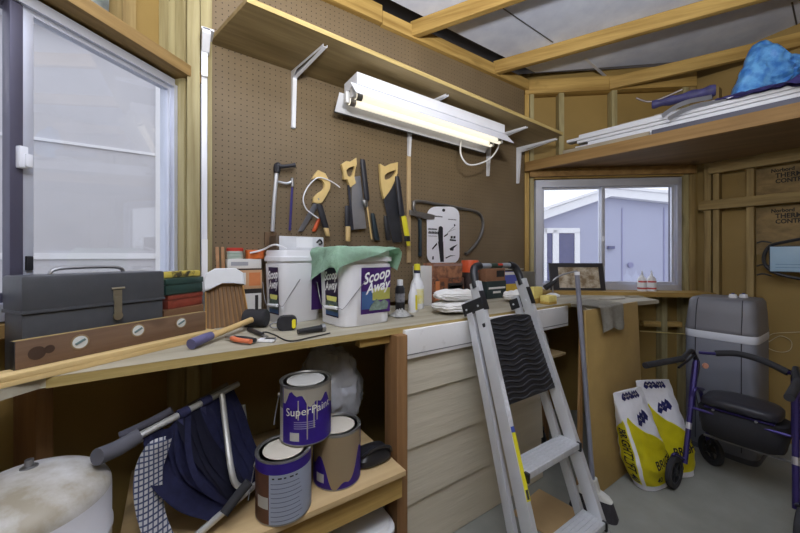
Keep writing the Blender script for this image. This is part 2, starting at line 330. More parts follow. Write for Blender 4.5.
# ---------------------------------------------------------------- outside
gr = mat('gravel yard', (176, 176, 178), .9, var=.12, scale=20)
MB().box(-14, -12, -.35, 16, 16, -.30).build('ground', gr, kind='structure')
sid = mat('grey house siding', (204, 203, 208), .75, var=.03, scale=3); trimw = mat('white trim', (236, 236, 240), .6, var=.02)
YH = 4.6
def on3(px, py): return on_y(px, py, YH)
a0 = on3(160, 150).x+.1
H1 = thing('neighbour_house', 'pale grey house wall with white trim seen through the tall left window', 'house', (-1.6, YH+.3, -.3))
q = MB(); q.box(-9, YH, -.3, a0, YH+.8, 5.3); q.build('wall', sid, H1)
a = on3(159, 150).x; z_h = on3(93, 146).z; z_l = on3(90, 256).z
MB().box(a-.03, YH-.03, -.3, a+.045, YH-.001, 5.2).build('corner_trim', trimw, H1)
zz = on3(31, 138).z; z4 = on3(155, 155).z
MB().box(-9, YH-.02, (zz+z4)/2-.014, a-.031, YH-.001, (zz+z4)/2+.014).build('batten', trimw, H1)
MB().box(-9, YH-.02, z_l-.03, a-.031, YH-.001, z_l+.03).build('rail', trimw, H1)
zt = on3(50, 24).z; MB().box(-9, YH-.15, zt-.04, a+.1, YH-.001, zt+.12).build('soffit_board', trimw, H1)
# house seen through window 2, its wall square to the line of sight at 10 m
D2 = 10.
lav = mat('lavender house siding', (172, 175, 198), .75, var=.03, scale=1.2); dkw = mat('dark window pane', (92, 94, 130), .2, var=.1)
def h2(px, py, d=0.): return at_d(px, py, D2-d)
g0 = h2(612, 300); g0.z = -.3
H2 = thing('gabled_house', 'lavender gabled house across the yard, seen through the sliding window', 'house', tuple(g0))
P = [h2(520, 226), h2(612, 192), h2(700, 203), h2(760, 210)]; lo = [Vector((P[3].x, P[3].y, -.3)), Vector((P[0].x, P[0].y, -.3))]
MB().prism(P+lo, FW*4).build('wall', lav, H2)
def fascia(a, b_, w0, w1):
    A = [h2(*a, .25), h2(*b_, .25), h2(b_[0], b_[1]-w1, .25), h2(a[0], a[1]-w0, .25)]; MB().prism(A, FW*.24).build('fascia', trimw, H2)
fascia((510, 231), (612, 196), 9, 8); fascia((612, 196), (770, 213), 8, 11)
def roof(a, b_):
    A = [h2(*a, .3), h2(*b_, .3)]; MB().prism([A[0], A[1], A[1]+UP*.08, A[0]+UP*.08], FW*4.2).build('roof', trimw, H2)
roof((505, 223), (612, 188)); roof((612, 188), (780, 203))
f = MB()
for a in ((543, 228, 547, 282), (553, 230, 559, 282), (575, 232, 580, 282), (543, 228, 580, 233)):
    A = [h2(a[0], a[3], .08), h2(a[2], a[3], .08), h2(a[2], a[1], .08), h2(a[0], a[1], .08)]; f.prism(A, FW*.07)
wf = f.build('window_trim', trimw, H2)
f = MB(); A = [h2(545, 282, .04), h2(576, 282, .04), h2(576, 232, .04), h2(545, 232, .04)]; f.prism(A, FW*.03); f.build('pane', dkw, wf)
f = MB(); A = [h2(672, 275, .08), h2(676, 275, .08), h2(676, 224, .08), h2(672, 224, .08)]; f.prism(A, FW*.07); f.build('corner_trim', trimw, H2)
f = MB(); A = [h2(609, 249, .1), h2(615, 249, .1), h2(615, 246, .1), h2(609, 246, .1)]; f.prism(A, FW*.09); f.build('wall_light', dkw, H2)
q = h2(631, 265, .05); MB().cyl(q, q+FW*.04, .08).build('vent', mat('grey vent', (140, 140, 176), .6), H2)
f = MB()
for px in (622, 664): 
    A = [h2(px, 290, .02), h2(px+.8, 290, .02), h2(px+.8, 208, .02), h2(px, 208, .02)]; f.prism(A, FW*.015)
f.build('panel_seam', mat('siding seam', (150, 150, 186), .7), H2)
# ------------------------------------------------------------------ light, camera
wd = bpy.data.worlds.new('overcast'); SC.world = wd; wd.use_nodes = True; bgn = wd.node_tree.nodes['Background']
bgn.inputs[0].default_value = (.92, .94, 1.0, 1); bgn.inputs[1].default_value = 1.8
def area(name, loc, tgt, sx, sy, power, colr):
    l = bpy.data.lights.new(name, 'AREA'); l.shape = 'RECTANGLE'; l.size = sx; l.size_y = sy; l.energy = power; l.color = colr
    o = bpy.data.objects.new(name, l); COL.objects.link(o); o.location = loc; o.rotation_euler = (Vector(tgt)-Vector(loc)).to_track_quat('-Z', 'Y').to_euler(); return o
area('added_bounce_fill', (.25, -.1, 1.95), (.45, .15, 3.), .25, .25, 76, (1, .985, .97))  # added upward fill that brightens the ceiling, not a lamp of the room
def point_fill(name, loc, power, r, colr):
    l = bpy.data.lights.new(name, 'POINT'); l.energy = power; l.shadow_soft_size = r; l.color = colr; o = bpy.data.objects.new(name, l); COL.objects.link(o); o.location = loc
point_fill('added_overhead_fill', (-.1, .0, 2.32), 34, .14, (1, .985, .96))  # added point fill above the view, no known fixture hangs here
cd = bpy.data.cameras.new('camera'); cd.sensor_width = 36; cd.lens = 36*F/800; cd.shift_y = -(266.5-256)/800; cd.clip_start = .02
cam = bpy.data.objects.new('camera', cd); COL.objects.link(cam); cam.location = CAM; cam.rotation_euler = FW.to_track_quat('-Z', 'Y').to_euler(); SC.camera = cam
SC.view_settings.view_transform = 'Standard'; SC.view_settings.look = 'None'; SC.view_settings.exposure = 0.0; SC.view_settings.gamma = 1
# ================================================================== WORKBENCH
BT = .96; BF = 1.145
wb0 = on_z(35, 383, BT)
K = thing('workbench', 'long plywood workbench with beige lap siding front and open lower shelf', 'workbench', (.76, 1.2, 0))
def atw(s): return N1*(C1w-.005)+W1*s
poly = [(2.06, BF), (2.06, 1.10), (1.86, .945), (2.44, .945), (2.67, .895)]
e2 = A2+W2*s2((2.67, .888, 0))-N2*.005; poly += [(e2.x, e2.y), (A2.x-.005, A2.y-.01), (.15, 1.655)]
q0 = atw(s1((.04, 1.60, 0))); q1 = atw(-.55); fr0 = wb0-W1*.52
poly += [(.05, 1.58), (q0.x, q0.y-.03), (q1.x, q1.y), (fr0.x, fr0.y), (wb0.x, BF)]
MB().prism([(x, y, BT-.024) for x, y in poly], (0, 0, .024), .002).build('worktop', ply, K)
MB().box(wb0.x+.01, BF-.002, BT-.026, 2.05, BF+.004, BT-.001).build('edge_strip', plyedge, K)
MB().box(.60, 1.16, BT-.062, .735, 1.20, BT-.025, .003).build('cleat', firX, K)
postw = wood('dark post', (116, 84, 54), (146, 110, 72), 'Z')
MB().box(.735, 1.105, 0, .785, 1.20, BT-.025, .003).build('leg', postw, K)
pz = s1(on_n(45, 430, N1, C1w)); wall1box(MB(), pz-.02, pz+.02, .0, .088, 0, z1b-.062, .003).build('stud', postw, WL)
MB().box(1.95, 1.25, 0, 1.99, 1.34, BT-.025, .003).build('leg', postw, K)
sidm = mat('beige lap siding', (184, 176, 156), .7, col2=(192, 184, 165), var=0, scale=26, st=(.09, 1, 1), bump=.4, detail=4, ramp=(.3, .7))
S = None
zs = [.83, .678, .452, .225, 0.0]
for k in range(4):
    q = MB(); z1, z0 = zs[k], zs[k+1]
    q.prism([(.79, BF-.002, z1), (.79, BF-.014, z0+.004), (.79, BF-.008, z0), (.79, BF+.006, z0), (.79, BF+.006, z1)], (.95, 0, 0)); q.build('siding_board', sidm, K)
MB().box(.787, BF-.022, .83, 1.985, BF-.001, .948, .003).build('fascia_board', mat('old white paint', (222, 221, 220), .6, col2=(196, 192, 188), var=0, scale=22, ramp=(.6, .8), bump=.1), K)
MB().box(.788, BF-.0235, .845, 1.984, BF-.022, .849).build('groove', mat('grey groove', (120, 118, 118), .8), K)
shw = wood('shelf plywood', (176, 150, 108), (200, 174, 130), 'X', f=14, knots=False)
b = MB(); b.box(-.12, 1.035, .43, .728, 1.62, .45, .002); b.build('lower_shelf', shw, K)
MB().box(-.1, 1.06, .335, .728, 1.095, .428, .003).build('shelf_rail', firX, K)
# ================================================================== UPPER SHELF, BRACKETS, FIXTURE
US = thing('wall_shelf', 'long plywood shelf high on the pegboard above the shop light', 'shelf', (1.2, 1.69, 2.15))
def shz(x): return 2.178-.036*(x-.15)
und = wood('shelf underside', (118, 100, 66), (160, 140, 100), 'X', f=16)
MB().prism([(.23, 1.335, shz(.23)), (.14, 1.688, shz(.14)), (2.29, 1.688, shz(2.29)), (2.29, 1.335, shz(2.29))], (0, 0, .018)).build('board', und, US)
MB().prism([(.23, 1.332, shz(.23)-.001), (.23, 1.336, shz(.23)-.001), (2.29, 1.336, shz(2.29)-.001), (2.29, 1.332, shz(2.29)-.001)], (0, 0, .02)).build('front_edge', plyedge, US)
def bracket(x, nm, tipx=.0, L=.30, drop=.28):
    t = thing('shelf_bracket', nm, 'bracket', (x, 1.69, shz(x)-.0), 'white shelf brackets on the pegboard'); z = shz(x)-.004
    q = MB(); w = .008
    for sx in (-1, 1):
        q.prism([(x+sx*w, 1.686, z), (x+sx*w, 1.686, z-drop), (x+sx*w, 1.676, z-drop), (x+sx*w, 1.655, z-.045), (x+sx*w, 1.60, z-.028), (x+sx*w+tipx, 1.69-L, z-.010), (x+sx*w+tipx, 1.69-L, z)], (.002*sx, 0, 0))
    q.prism([(x-w, 1.672, z-drop), (x+w, 1.672, z-drop), (x+w, 1.653, z-.045), (x-w, 1.653, z-.045)], (0, .002, 0))
    q.prism([(x-w, 1.655, z-.045), (x+w, 1.655, z-.045), (x+w+tipx, 1.69-L, z-.011), (x-w+tipx, 1.69-L, z-.011)], (0, 0, .002))
    q.box(x-w, 1.686, z-drop, x+w, 1.689, z); q.build('arm', white_pt, t)
    return t
bx = [on_y(294, 72, 1.67).x, on_y(410, 128, 1.67).x, on_y(489, 150, 1.67).x, on_y(519, 150, 1.67).x]
for x, n_ in zip(bx, ('white metal shelf bracket left of the shop light', 'white shelf bracket behind the middle of the shop light', 'white shelf bracket at the right end of the shop light', 'white shelf bracket at the far right end of the shelf')): bracket(x, n_, .05)
def track(x, z0, z1, m, nm, lab, y=1.69):
    o = MB().box(x-.013, y-.012, z0, x+.013, y, z1, .002).build(nm, m); tag(o, lab, 'shelf track', loc=(x, y, z0)); return o
xs = .1175
TR = thing('shelf_track', 'white vertical shelf track on the stud beside the window', 'shelf track', (xs, 1.65, 1.0))
MB().box(xs-.011, 1.638, 1.0, xs+.011, 1.65, 2.03, .002).build('rail', white_pt, TR)
MB().box(xs-.010, 1.636, 1.0, xs+.012, 1.637, 1.32).build('cover_strip', mat('chalky white', (236, 236, 238), .6, var=.02), TR)
MB().box(xs-.012, 1.65, 1.0, xs+.012, 1.665, 2.03).build('spacer', white_pt, TR)
EB = thing('shelf_end_bracket', 'short white bracket clipped on top of the vertical track', 'bracket', (xs, 1.65, 2.03))
q = MB(); q.box(xs-.012, 1.625, 2.0, xs+.012, 1.637, 2.14, .002); q.prism([(xs-.012, 1.65, 2.17), (xs-.012, 1.57, 2.17), (xs-.012, 1.57, 2.15), (xs-.012, 1.62, 2.10), (xs-.012, 1.65, 2.10)], (.03, 0, 0), .002); q.box(xs-.015, 1.57, 2.165, xs+.03, 1.65, 2.172); q.build('arm', white_pt, EB)
track(bx[1], BT+.25, 1.86, mat('tan painted track', (186, 160, 120), .5), 'shelf_track', 'thin tan shelf track on the pegboard below the shop light')
# shop light
FL = thing('shop_light', 'white two tube fluorescent shop light glowing under the shelf', 'light', (1.24, 1.5, 2.1))
x0, x1 = .69, 1.80; zf = 1.985
def zsh(x, z): return z-.02*(x-x0)
q = MB()
def beamx(pr, m, nm, xa=x0, xb=x1, par=None):
    return MB().loft([[(xa, y, zsh(xa, z)) for y, z in pr], [(xb, y, zsh(xb, z)) for y, z in pr]]).build(nm, m, par or FL)
beamx([(1.42, 2.055), (1.56, 2.055), (1.56, 2.11), (1.42, 2.11)], white_pt, 'channel', x0+.03, x1-.03)
beamx([(1.37, zf), (1.372, zf), (1.432, 2.056), (1.432, 2.058), (1.43, 2.058)], white_pt, 'reflector', x0, x1)
beamx([(1.612, zf), (1.610, zf), (1.55, 2.054), (1.552, 2.058), (1.556, 2.058)], white_pt, 'reflector', x0, x1)
beamx([(1.613, zf-.004), (1.619, zf-.004), (1.619, zf+.012), (1.613, zf+.012)], black_pl, 'reflector_edge', x0, x1)
tubem = mat('lit fluorescent tube', (255, 246, 224), .3, var=0, emit=1.0)
tubem.node_tree.nodes['Principled BSDF'].inputs['Emission Strength'].default_value = .95
for y in (1.455, 1.525):
    T = MB().cyl((x0+.04, y, zsh(x0, 2.012)), (x1-.04, y, zsh(x1, 2.012)), .017, n=16).build('tube', tubem, FL)
    for x in (x0+.018, x1-.042):
        MB().box(x, y-.012, zsh(x, 2.0), x+.024, y+.012, zsh(x, 2.056), .003).build('lamp_holder', white_pl, FL)
    for xa in (x0+.041, x1-.071): MB().cyl((xa, y, zsh(xa, 2.012)), (xa+.03, y, zsh(xa, 2.012)), .0175, n=16).build('end_cap', steel, T)
MB().tube([(x1-.03, 1.45, zsh(x1, 2.06)), on_y(498, 148, 1.5), on_y(488, 160, 1.5), on_y(470, 165, 1.5), on_y(461, 155, 1.52), on_y(461, 140, 1.6)], .005, 8).build('power_cord', white_pl, FL)
for x in (x0+.2, x1-.2): MB().cyl((x, 1.49, 2.10), (x, 1.49, shz(x)), .003, n=6).build('hanger', steel, FL)
# ================================================================== LOFT
LF = thing('loft_shelf', 'wide storage loft of boards under the ceiling on the right', 'loft', (2.4, .9, 1.95))
e = Vector((.13, -.9915, 0)); l0 = Vector((2.335, 1.665, 0)); l1 = l0+e*2.3
zl0, zl1 = 1.915, 1.99
lw = wood('loft beam', (122, 92, 52), (152, 120, 74), 'X', rz=math.atan2(.9915, .13)); lu = wood('loft underside', (108, 84, 56), (134, 106, 72), 'X', rz=1.3, f=10)
MB().bar(l0+UP*((zl0+zl1)/2), l1+UP*((zl0+zl1)/2), .038, zl1-zl0, bev=.003).build('front_beam', lw, LF)
pp = [l0+e*.02, l1, Vector((XR-.04, l1.y, 0)), Vector((XR-.04, .86, 0)), A2+Vector((.0, -.03, 0))]
MB().prism([(p.x+.0, p.y, 1.94) for p in pp], (0, 0, .018)).build('deck', lu, LF)
MB().bar(A2+W2*.03-N2*.03+UP*1.905, A2+W2*(L2-.06)-N2*.03+UP*1.905, .03, .062).build('wall_ledger', lw, LF)
f_ = Vector((.9915, .13, 0)); LZ = 1.958
trim_m = mat('white trim board', (204, 206, 213), .5, var=.03); grey_b = mat('grey cardboard strip', (146, 136, 118), .8, var=.1); dk_b = mat('dark trim', (78, 78, 92), .6, var=.1)
def lboard(s0, s_1, o, z, w, h, m, nm, lab, cat, grp=None, tilt=0., sk=0.):
    c0 = l0+e*s0+f_*o+UP*(z+h/2); c1 = l0+e*s_1+f_*(o+sk)+UP*(z+h/2+tilt)
    q = MB().bar(c0, c1, w, h, bev=.0035).build(nm, m); tag(q, lab, cat, grp, (c0+c1)/2-UP*h/2); return q
names = ['lowest', 'second', 'third', 'fourth', 'fifth', 'sixth', 'seventh', 'topmost']
for k in range(8):
    lboard(.46-.02*k+.05*((k*5) % 3)-.05, 2.05, .085+.007*((k*2) % 3), LZ+.0005+.021*k, .07, .020, trim_m, 'trim_board', f'white trim board, {names[k]} in the front column of the loft pile', 'trim board', 'white trim boards on the loft')
for k in range(9):
    lboard(.36+.055*k, 2.05, .172+.006*(k % 2), LZ+.0005+.022*k, .075, .021, trim_m, 'trim_board', f'white trim board, number {k+1} from below in the rear column of the loft pile' if k < 8 else 'white trim board on top of the rear column of the loft pile', 'trim board', 'white trim boards on the loft')
lboard(.27, .80, .034, LZ+.0355, .012, .034, grey_b, 'cardboard_strip', 'grey brown cardboard strip at the front edge of the loft', 'strip')
lboard(.22, .30, .075, LZ+.001, .03, .05, trim_m, 'foam_offcut', 'small white offcut at the left front end of the loft pile', 'offcut')
lboard(.81, 2.1, .036, LZ+.036, .02, .036, dk_b, 'dark_trim_strip', 'dark grey trim strip along the loft front under the white boards', 'strip')
lboard(.62, .95, .13, LZ+.1695, .075, .012, grey_b, 'cardboard_strip', 'short grey cardboard piece on top of the white loft boards', 'strip')
for k, (a, b_) in enumerate((((662, 119), (712, 96)), ((668, 122), (728, 100)))):
    A = at_d(a[0], a[1]-4, 2.02-.03*k); B = at_d(b_[0], b_[1]-3, 1.90-.03*k)
    q = MB().grid(lambda u, v: A.lerp(B, u)+UP*(.02*math.sin(u*4)-.012*v)+e.cross(UP)*(-.04*(v-.5)), 12, 3, .003).build('bent_trim', trim_m)
    tag(q, ('curved white trim strip bent over the loft pile, upper of two', 'curved white trim strip bent over the loft pile, lower of two')[k], 'trim strip', loc=tuple(A))
pur = mat('navy fabric', (54, 52, 98), .6, var=.3, scale=25); 
A = at_d(652, 105, 2.12); B = at_d(716, 90, 1.92)
PU = thing('rolled_umbrella', 'rolled navy blue patio umbrella lying on the loft boards', 'umbrella', tuple(A))
MB().tube([A, A.lerp(B, .3), A.lerp(B, .7), B], lambda t: .022+.004*math.sin(t*23)+.010*t, 12).build('cover', pur, PU)
MB().tube([at_d(636, 98, 2.15), A+UP*.022, A.lerp(B, .5)+UP*.05], .006, 8).build('pole', mat('grey rod', (120, 112, 110), .5, .5), PU)
A2_ = at_d(715, 106, 1.92); B2_ = at_d(812, 80, 1.60)
q = MB().grid(lambda u, v: A2_.lerp(B2_, u)+f_*(.07*(v-.3))+UP*(.01+.035*fbm((u*5, v*4, 3))+.02*math.sin(v*3.1)), 30, 14, .004).build('purple_tarp', mat('purple tarp', (70, 64, 128), .5, var=.5, scale=18)); tag(q, 'crumpled purple plastic sheet on the loft beneath the blue bag', 'tarp', loc=tuple(A2_))
blue = mat('blue poly bag', (58, 118, 196), .3, col2=(104, 168, 226), var=0, scale=16, detail=6, ramp=(.40, .60), bump=.2); blue.node_tree.nodes['Principled BSDF'].inputs['Alpha'].default_value = 1
bc = at_d(766, 76, 2.0)
prof = [(732, 100), (742, 70), (752, 46), (760, 40), (775, 52), (796, 58), (822, 62), (826, 74), (800, 78), (780, 92), (760, 97)]
def bagfn(q):
    return .22*fbm((q.x*2.2+3, q.y*2.2, q.z*2.2))+.10*fbm((q.x*6, q.y*6, q.z*6+9))
qm = MB(Matrix((RT, -FW, UP)).transposed().to_4x4())
kpx = 1.98/F; pf2 = [((x-776)*kpx, (74-y)*kpx) for x, y in prof]
def sil(t):
    dx, dz = math.cos(t), math.sin(t); best = .02
    for (ax, az), (bx_, bz) in zip(pf2, pf2[1:]+pf2[:1]):
        ex, ez = bx_-ax, bz-az; den = dx*ez-dz*ex
        if abs(den) < 1e-9: continue
        k = (ax*ez-az*ex)/den; u = (ax*dz-az*dx)/den
        if k > 0 and -1e-6 <= u <= 1+1e-6: best = max(best, k)
    return best
qm.M.translation = at_d(776, 74, 1.98)
g = bmesh.ops.create_icosphere(qm.bm, subdivisions=5, radius=1)
for v_ in g['verts']:
    q = v_.co.copy(); rho = math.hypot(q.x, q.z); R_ = sil(math.atan2(q.z, q.x)); cr_ = .30*abs(fbm((q.x*2.2+3, q.y*2.2, q.z*2.2)))+.14*abs(fbm((q.x*5+1, q.y*5, q.z*5)))
    s_ = rho*(1-.22*cr_); v_.co = qm.M @ Vector((q.x/max(rho, 1e-6)*R_*s_, q.y*.10*(1-1.1*cr_)+.02*fbm((q.x*3, q.z*3, 8)), q.z/max(rho, 1e-6)*R_*s_))
BG = qm.build('blue_bag', blue, ang=50); tag(BG, 'crumpled bright blue plastic bag heaped on top of the loft pile', 'bag', loc=tuple(bc))
# ================================================================== THINGS ON THE PEGBOARD
def cA(X, Y): return (250+X/4.98, 140+Y/4.98)
def cB(X, Y): return (380+X/4.98, 150+Y/4.98)
PY = 1.688
def pl(pts, cr, y): return [on_y(*cr(*p), y) for p in pts]
def flat(pts, cr, y, th): return MB().prism(pl(pts, cr, y), (0, th, 0), min(.0015, th*.3))
def base(cr, X, Y): p = on_y(*cr(X, Y), PY); return (p.x, PY, p.z)
blade = mat('saw blade steel', (128, 130, 138), .35, .7, var=.12, scale=20, st=(1, 1, .2)); handle_w = mat('saw handle beech', (214, 186, 124), .5, var=.08, scale=20, st=(1, 1, .3)); grip = mat('black grip', (34, 34, 42), .5, var=.2)
# hacksaw
T = thing('hacksaw', 'upright hacksaw with black grip hung on the pegboard at left', 'saw', base(cA, 120, 300))
MB().tube([on_y(*cA(112, 455), 1.672), on_y(*cA(120, 310), 1.672), on_y(*cA(133, 165), 1.672)], .009, 8).build('frame', alu, T)
MB().tube([on_y(*cA(133, 165), 1.67), on_y(*cA(138, 128), 1.67), on_y(*cA(160, 132), 1.66), on_y(*cA(225, 125), 1.655)], lambda t: .013+.004*math.sin(t*6), 10).build('grip', grip, T)
MB().tube([on_y(*cA(140, 208), 1.672), on_y(*cA(185, 216), 1.672), on_y(*cA(210, 205), 1.672)], .006, 8).build('spacer', alu, T)
MB().cyl(on_y(*cA(210, 190), 1.672), on_y(*cA(212, 232), 1.672), .008).build('tension_screw', steel, T)
flat([(205, 235), (216, 236), (205, 450), (193, 450)], cA, 1.671, .003).build('blade', mat('blue saw blade', (66, 58, 122), .4, .3), T)
# keyhole saw
T = thing('keyhole_saw', 'small tilted saw with pale yellow pistol handle on the pegboard', 'saw', base(cA, 340, 260))
flat([(340, 148), (358, 158), (375, 165), (402, 215), (400, 240), (382, 275), (360, 312), (338, 316), (315, 310), (318, 285), (340, 262), (362, 250), (372, 236), (372, 215), (360, 198), (345, 190), (328, 186), (308, 195), (318, 175)], cA, 1.664, .02).build('handle', handle_w, T)
flat([(318, 312), (346, 318), (264, 455), (238, 455)], cA, 1.672, .003).build('blade', blade, T)
MB().cyl(on_y(*cA(340, 295), 1.6635), on_y(*cA(340, 295), 1.668), .006).build('bolt', steel, T)
q = MB().tube([on_y(*cA(*p), 1.658) for p in ((448, 236), (420, 215), (380, 195), (345, 187), (318, 200), (285, 238), (265, 290), (278, 340), (310, 368), (340, 390))], .0032, 8).build('looped_cord', white_pl)
tag(q, 'thin white cord looped over the tilted yellow-handled saw', 'cord', loc=base(cA, 340, 190))
def stick(nm, lab, cat, cr, segs, y=1.672, ry=.7):
    t = thing(nm, lab, cat, base(cr, *segs[0][0]))
    for (a, b_, w0, w1, m, pn) in segs:
        A = on_y(*cr(*a), y); B = on_y(*cr(*b_), y); n = 12; k = (A-CAM).dot(FW)/F/4.98
        MB().loft([[Vector((c.x+r*k*.5*math.cos(i*2*math.pi/n)*1, c.y+min(.014, r*k*.5)*ry*math.sin(i*2*math.pi/n), c.z+0)) for i in range(n)] for c, r in ((A, w0*.82), (A.lerp(B, .06), w0), (A.lerp(B, .94), w1), (B, w1*.82))]).build(pn, m, t)
    return t
woodl = mat('pale handle wood', (206, 176, 120), .5, var=.08); orange = mat('orange plastic', (196, 84, 40), .45, var=.08); yel = mat('yellow plastic', (226, 214, 50), .45, var=.05); teal = mat('dark teal grip', (28, 44, 52), .5, var=.2)
stick('chisel', 'chisel with slanted black grip and pale wooden end left of the backsaw', 'chisel', cA, [((345, 322), (378, 438), 34, 34, grip, 'grip'), ((378, 438), (388, 480), 28, 24, woodl, 'end')], 1.648)
stick('screwdriver', 'short orange screwdriver partly hidden below the tilted saw', 'screwdriver', cA, [((345, 392), (318, 455), 20, 22, orange, 'handle')], 1.68)
stick('hammer', 'upright tool with dark grip and wooden stem hanging before the backsaw', 'hammer', cA, [((486, 328), (486, 430), 32, 32, grip, 'grip'), ((488, 430), (488, 505), 26, 26, woodl, 'stem')], 1.64)
# backsaw
T = thing('backsaw', 'short backsaw with wooden handle and bright steel blade', 'saw', base(cA, 520, 250))
O = [(457, 120), (480, 104), (500, 108), (530, 88), (532, 120), (524, 150), (520, 185), (528, 215), (500, 236), (486, 196), (468, 194), (468, 160)]
I = [(480, 150), (490, 140), (502, 134), (520, 130), (522, 142), (517, 154), (512, 170), (506, 178), (500, 182), (492, 182), (486, 176), (482, 162)]
MB().frame(pl(O, cA, 1.658), pl(I, cA, 1.658), (0, .02, 0)).build('handle', handle_w, T)
flat([(505, 185), (550, 178), (580, 440), (510, 448)], cA, 1.666, .003).build('blade', mat('bright blade', (176, 178, 186), .3, .7, var=.08, scale=12), T)
flat([(488, 225), (498, 220), (518, 448), (506, 450)], cA, 1.662, .01).build('spine', mat('dark spine', (70, 72, 84), .4, .6), T)
stick('long_file', 'long black bar with a thin rod hanging right of the backsaw', 'file', cA, [((560, 98), (583, 300), 30, 30, grip, 'grip'), ((572, 300), (576, 335), 34, 22, steel, 'collar'), ((582, 320), (606, 495), 9, 9, woodl, 'rod')], 1.642)
stick('small_tool', 'small dark teal tool grip beside the long black bar', 'tool', cA, [((610, 365), (632, 500), 22, 34, teal, 'grip')], 1.67)
# handsaw
T = thing('handsaw', 'large handsaw with wooden handle and dark blade pointing down', 'saw', base(cA, 700, 260))
O = [(648, 118), (672, 132), (700, 118), (737, 110), (735, 165), (716, 215), (704, 240), (690, 262), (668, 292), (656, 240), (652, 200), (650, 160)]
I = [(672, 175), (682, 165), (702, 156), (728, 148), (726, 162), (716, 176), (706, 186), (696, 192), (684, 196), (676, 198), (671, 194), (670, 184)]
MB().frame(pl(O, cA, 1.658), pl(I, cA, 1.658), (0, .02, 0)).build('handle', handle_w, T)
flat([(664, 285), (690, 240), (722, 212), (760, 505), (712, 512)], cA, 1.667, .003).build('blade', mat('dark blade', (74, 76, 84), .35, .6, var=.15, scale=16), T)
stick('caulk_gun', 'black and yellow tool hanging beside the large handsaw', 'tool', cA, [((733, 182), (757, 380), 28, 34, grip, 'barrel'), ((765, 378), (782, 478), 30, 32, yel, 'grip'), ((782, 478), (784, 505), 36, 36, black_pl, 'collar'), ((786, 503), (790, 528), 24, 20, yel, 'tip')], 1.642)
stick('pliers', 'small black pliers hanging under the handle of the handsaw', 'pliers', cA, [((676, 378), (690, 500), 26, 30, black_pl, 'handles')], 1.642)
# card and bow saw
T = thing('bow_saw', 'grey tubular bow saw hung behind the white blister card', 'saw', base(cB, 330, 300))
MB().tube([on_y(*cB(*p), 1.676) for p in ((195, 345), (172, 300), (168, 272), (185, 255), (300, 272), (400, 290), (480, 308), (508, 340), (512, 390), (490, 450), (445, 505), (425, 516))], .010, 10).build('frame', mat('grey tube', (110, 108, 106), .4, .6, var=.1), T)
MB().tube([on_y(*cB(*p), 1.676) for p in ((198, 345), (200, 430), (200, 530))], .012, 8).build('grip', teal, T)
q = MB().prism(pl([(150, 298), (250, 318), (275, 325), (272, 345), (240, 345), (150, 322)], cB, 1.655), (0, .012, 0), .002).build('putty_knife', steel); tag(q, 'grey flat steel blade hanging left of the blister card', 'knife', loc=base(cB, 200, 320))
T = thing('blister_card', 'white blister card with black tool pictures hanging on the pegboard', 'package', base(cB, 315, 420))
def rrect(x0, y0, x1, y1, r, n=6):
    o = []
    for cx, cy, a in ((x1-r, y1-r, 0), (x0+r, y1-r, 90), (x0+r, y0+r, 180), (x1-r, y0+r, 270)):
        for i in range(n+1): t = math.radians(a+90*i/n); o.append((cx+r*math.cos(t), cy+r*math.sin(t)))
    return o
flat(rrect(234, 282, 396, 568, 45), cB, 1.662, .002).build('card', mat('white card', (226, 227, 234), .5, var=.02), T)
def cC(X, Y): return (420+X/7.1, 195+Y/7.1)
q = MB(); yy = 1.661
for p in ([(135, 225), (150, 220), (163, 232), (163, 330), (132, 330), (128, 270)], [(128, 330), (165, 330), (170, 475), (145, 475)], [(168, 292), (200, 270), (197, 283), (174, 298)], [(212, 312), (255, 318), (255, 328), (212, 325)], [(218, 292), (232, 290), (232, 308), (218, 310)], [(238, 292), (252, 290), (252, 308), (238, 310)], [(85, 380), (120, 338), (122, 352), (90, 388)], [(210, 380), (240, 362), (268, 350), (240, 378), (236, 396), (215, 394)], [(180, 445), (215, 428), (255, 430), (215, 436), (185, 452)], [(88, 436), (98, 434), (98, 458), (86, 458)]):
    q.prism(pl(p, cC, yy), (0, .0009, 0))
for a, b_ in (((196, 268), (238, 228)), ((205, 262), (252, 240))): q.bar(on_y(*cC(*a), yy), on_y(*cC(*b_), yy), .0008, .003, (0, 1, 0))
q.cyl(on_y(*cC(243, 215), yy), on_y(*cC(243, 215), yy+.001), .008, n=12)
q.build('printed_tool', dark, T)
MB().cyl(on_y(*cC(168, 108), 1.655), on_y(*cC(168, 108), 1.664), .010).build('hang_hole', dark, T)
q = MB()
for (a, b_, h) in (((58, 240), (125, 240), 12), ((60, 265), (128, 265), 18), ((58, 290), (125, 290), 4), ((102, 150), (160, 150), 8), ((200, 172), (258, 172), 6)):
    pa = on_y(*cC(*a), yy); pb = on_y(*cC(*b_), yy); k = h/7.1*2.3/F
    x = pa.x; i = 0
    while x < pb.x-.002:
        w = .004+.003*((i*7) % 3)/2; q.box(x, yy, pa.z-k/2, min(x+w, pb.x), yy+.0008, pa.z+k/2*(.6+.4*((i*5) % 3)/2)); x += w+.0022; i += 1
q.build('print', dark, T)
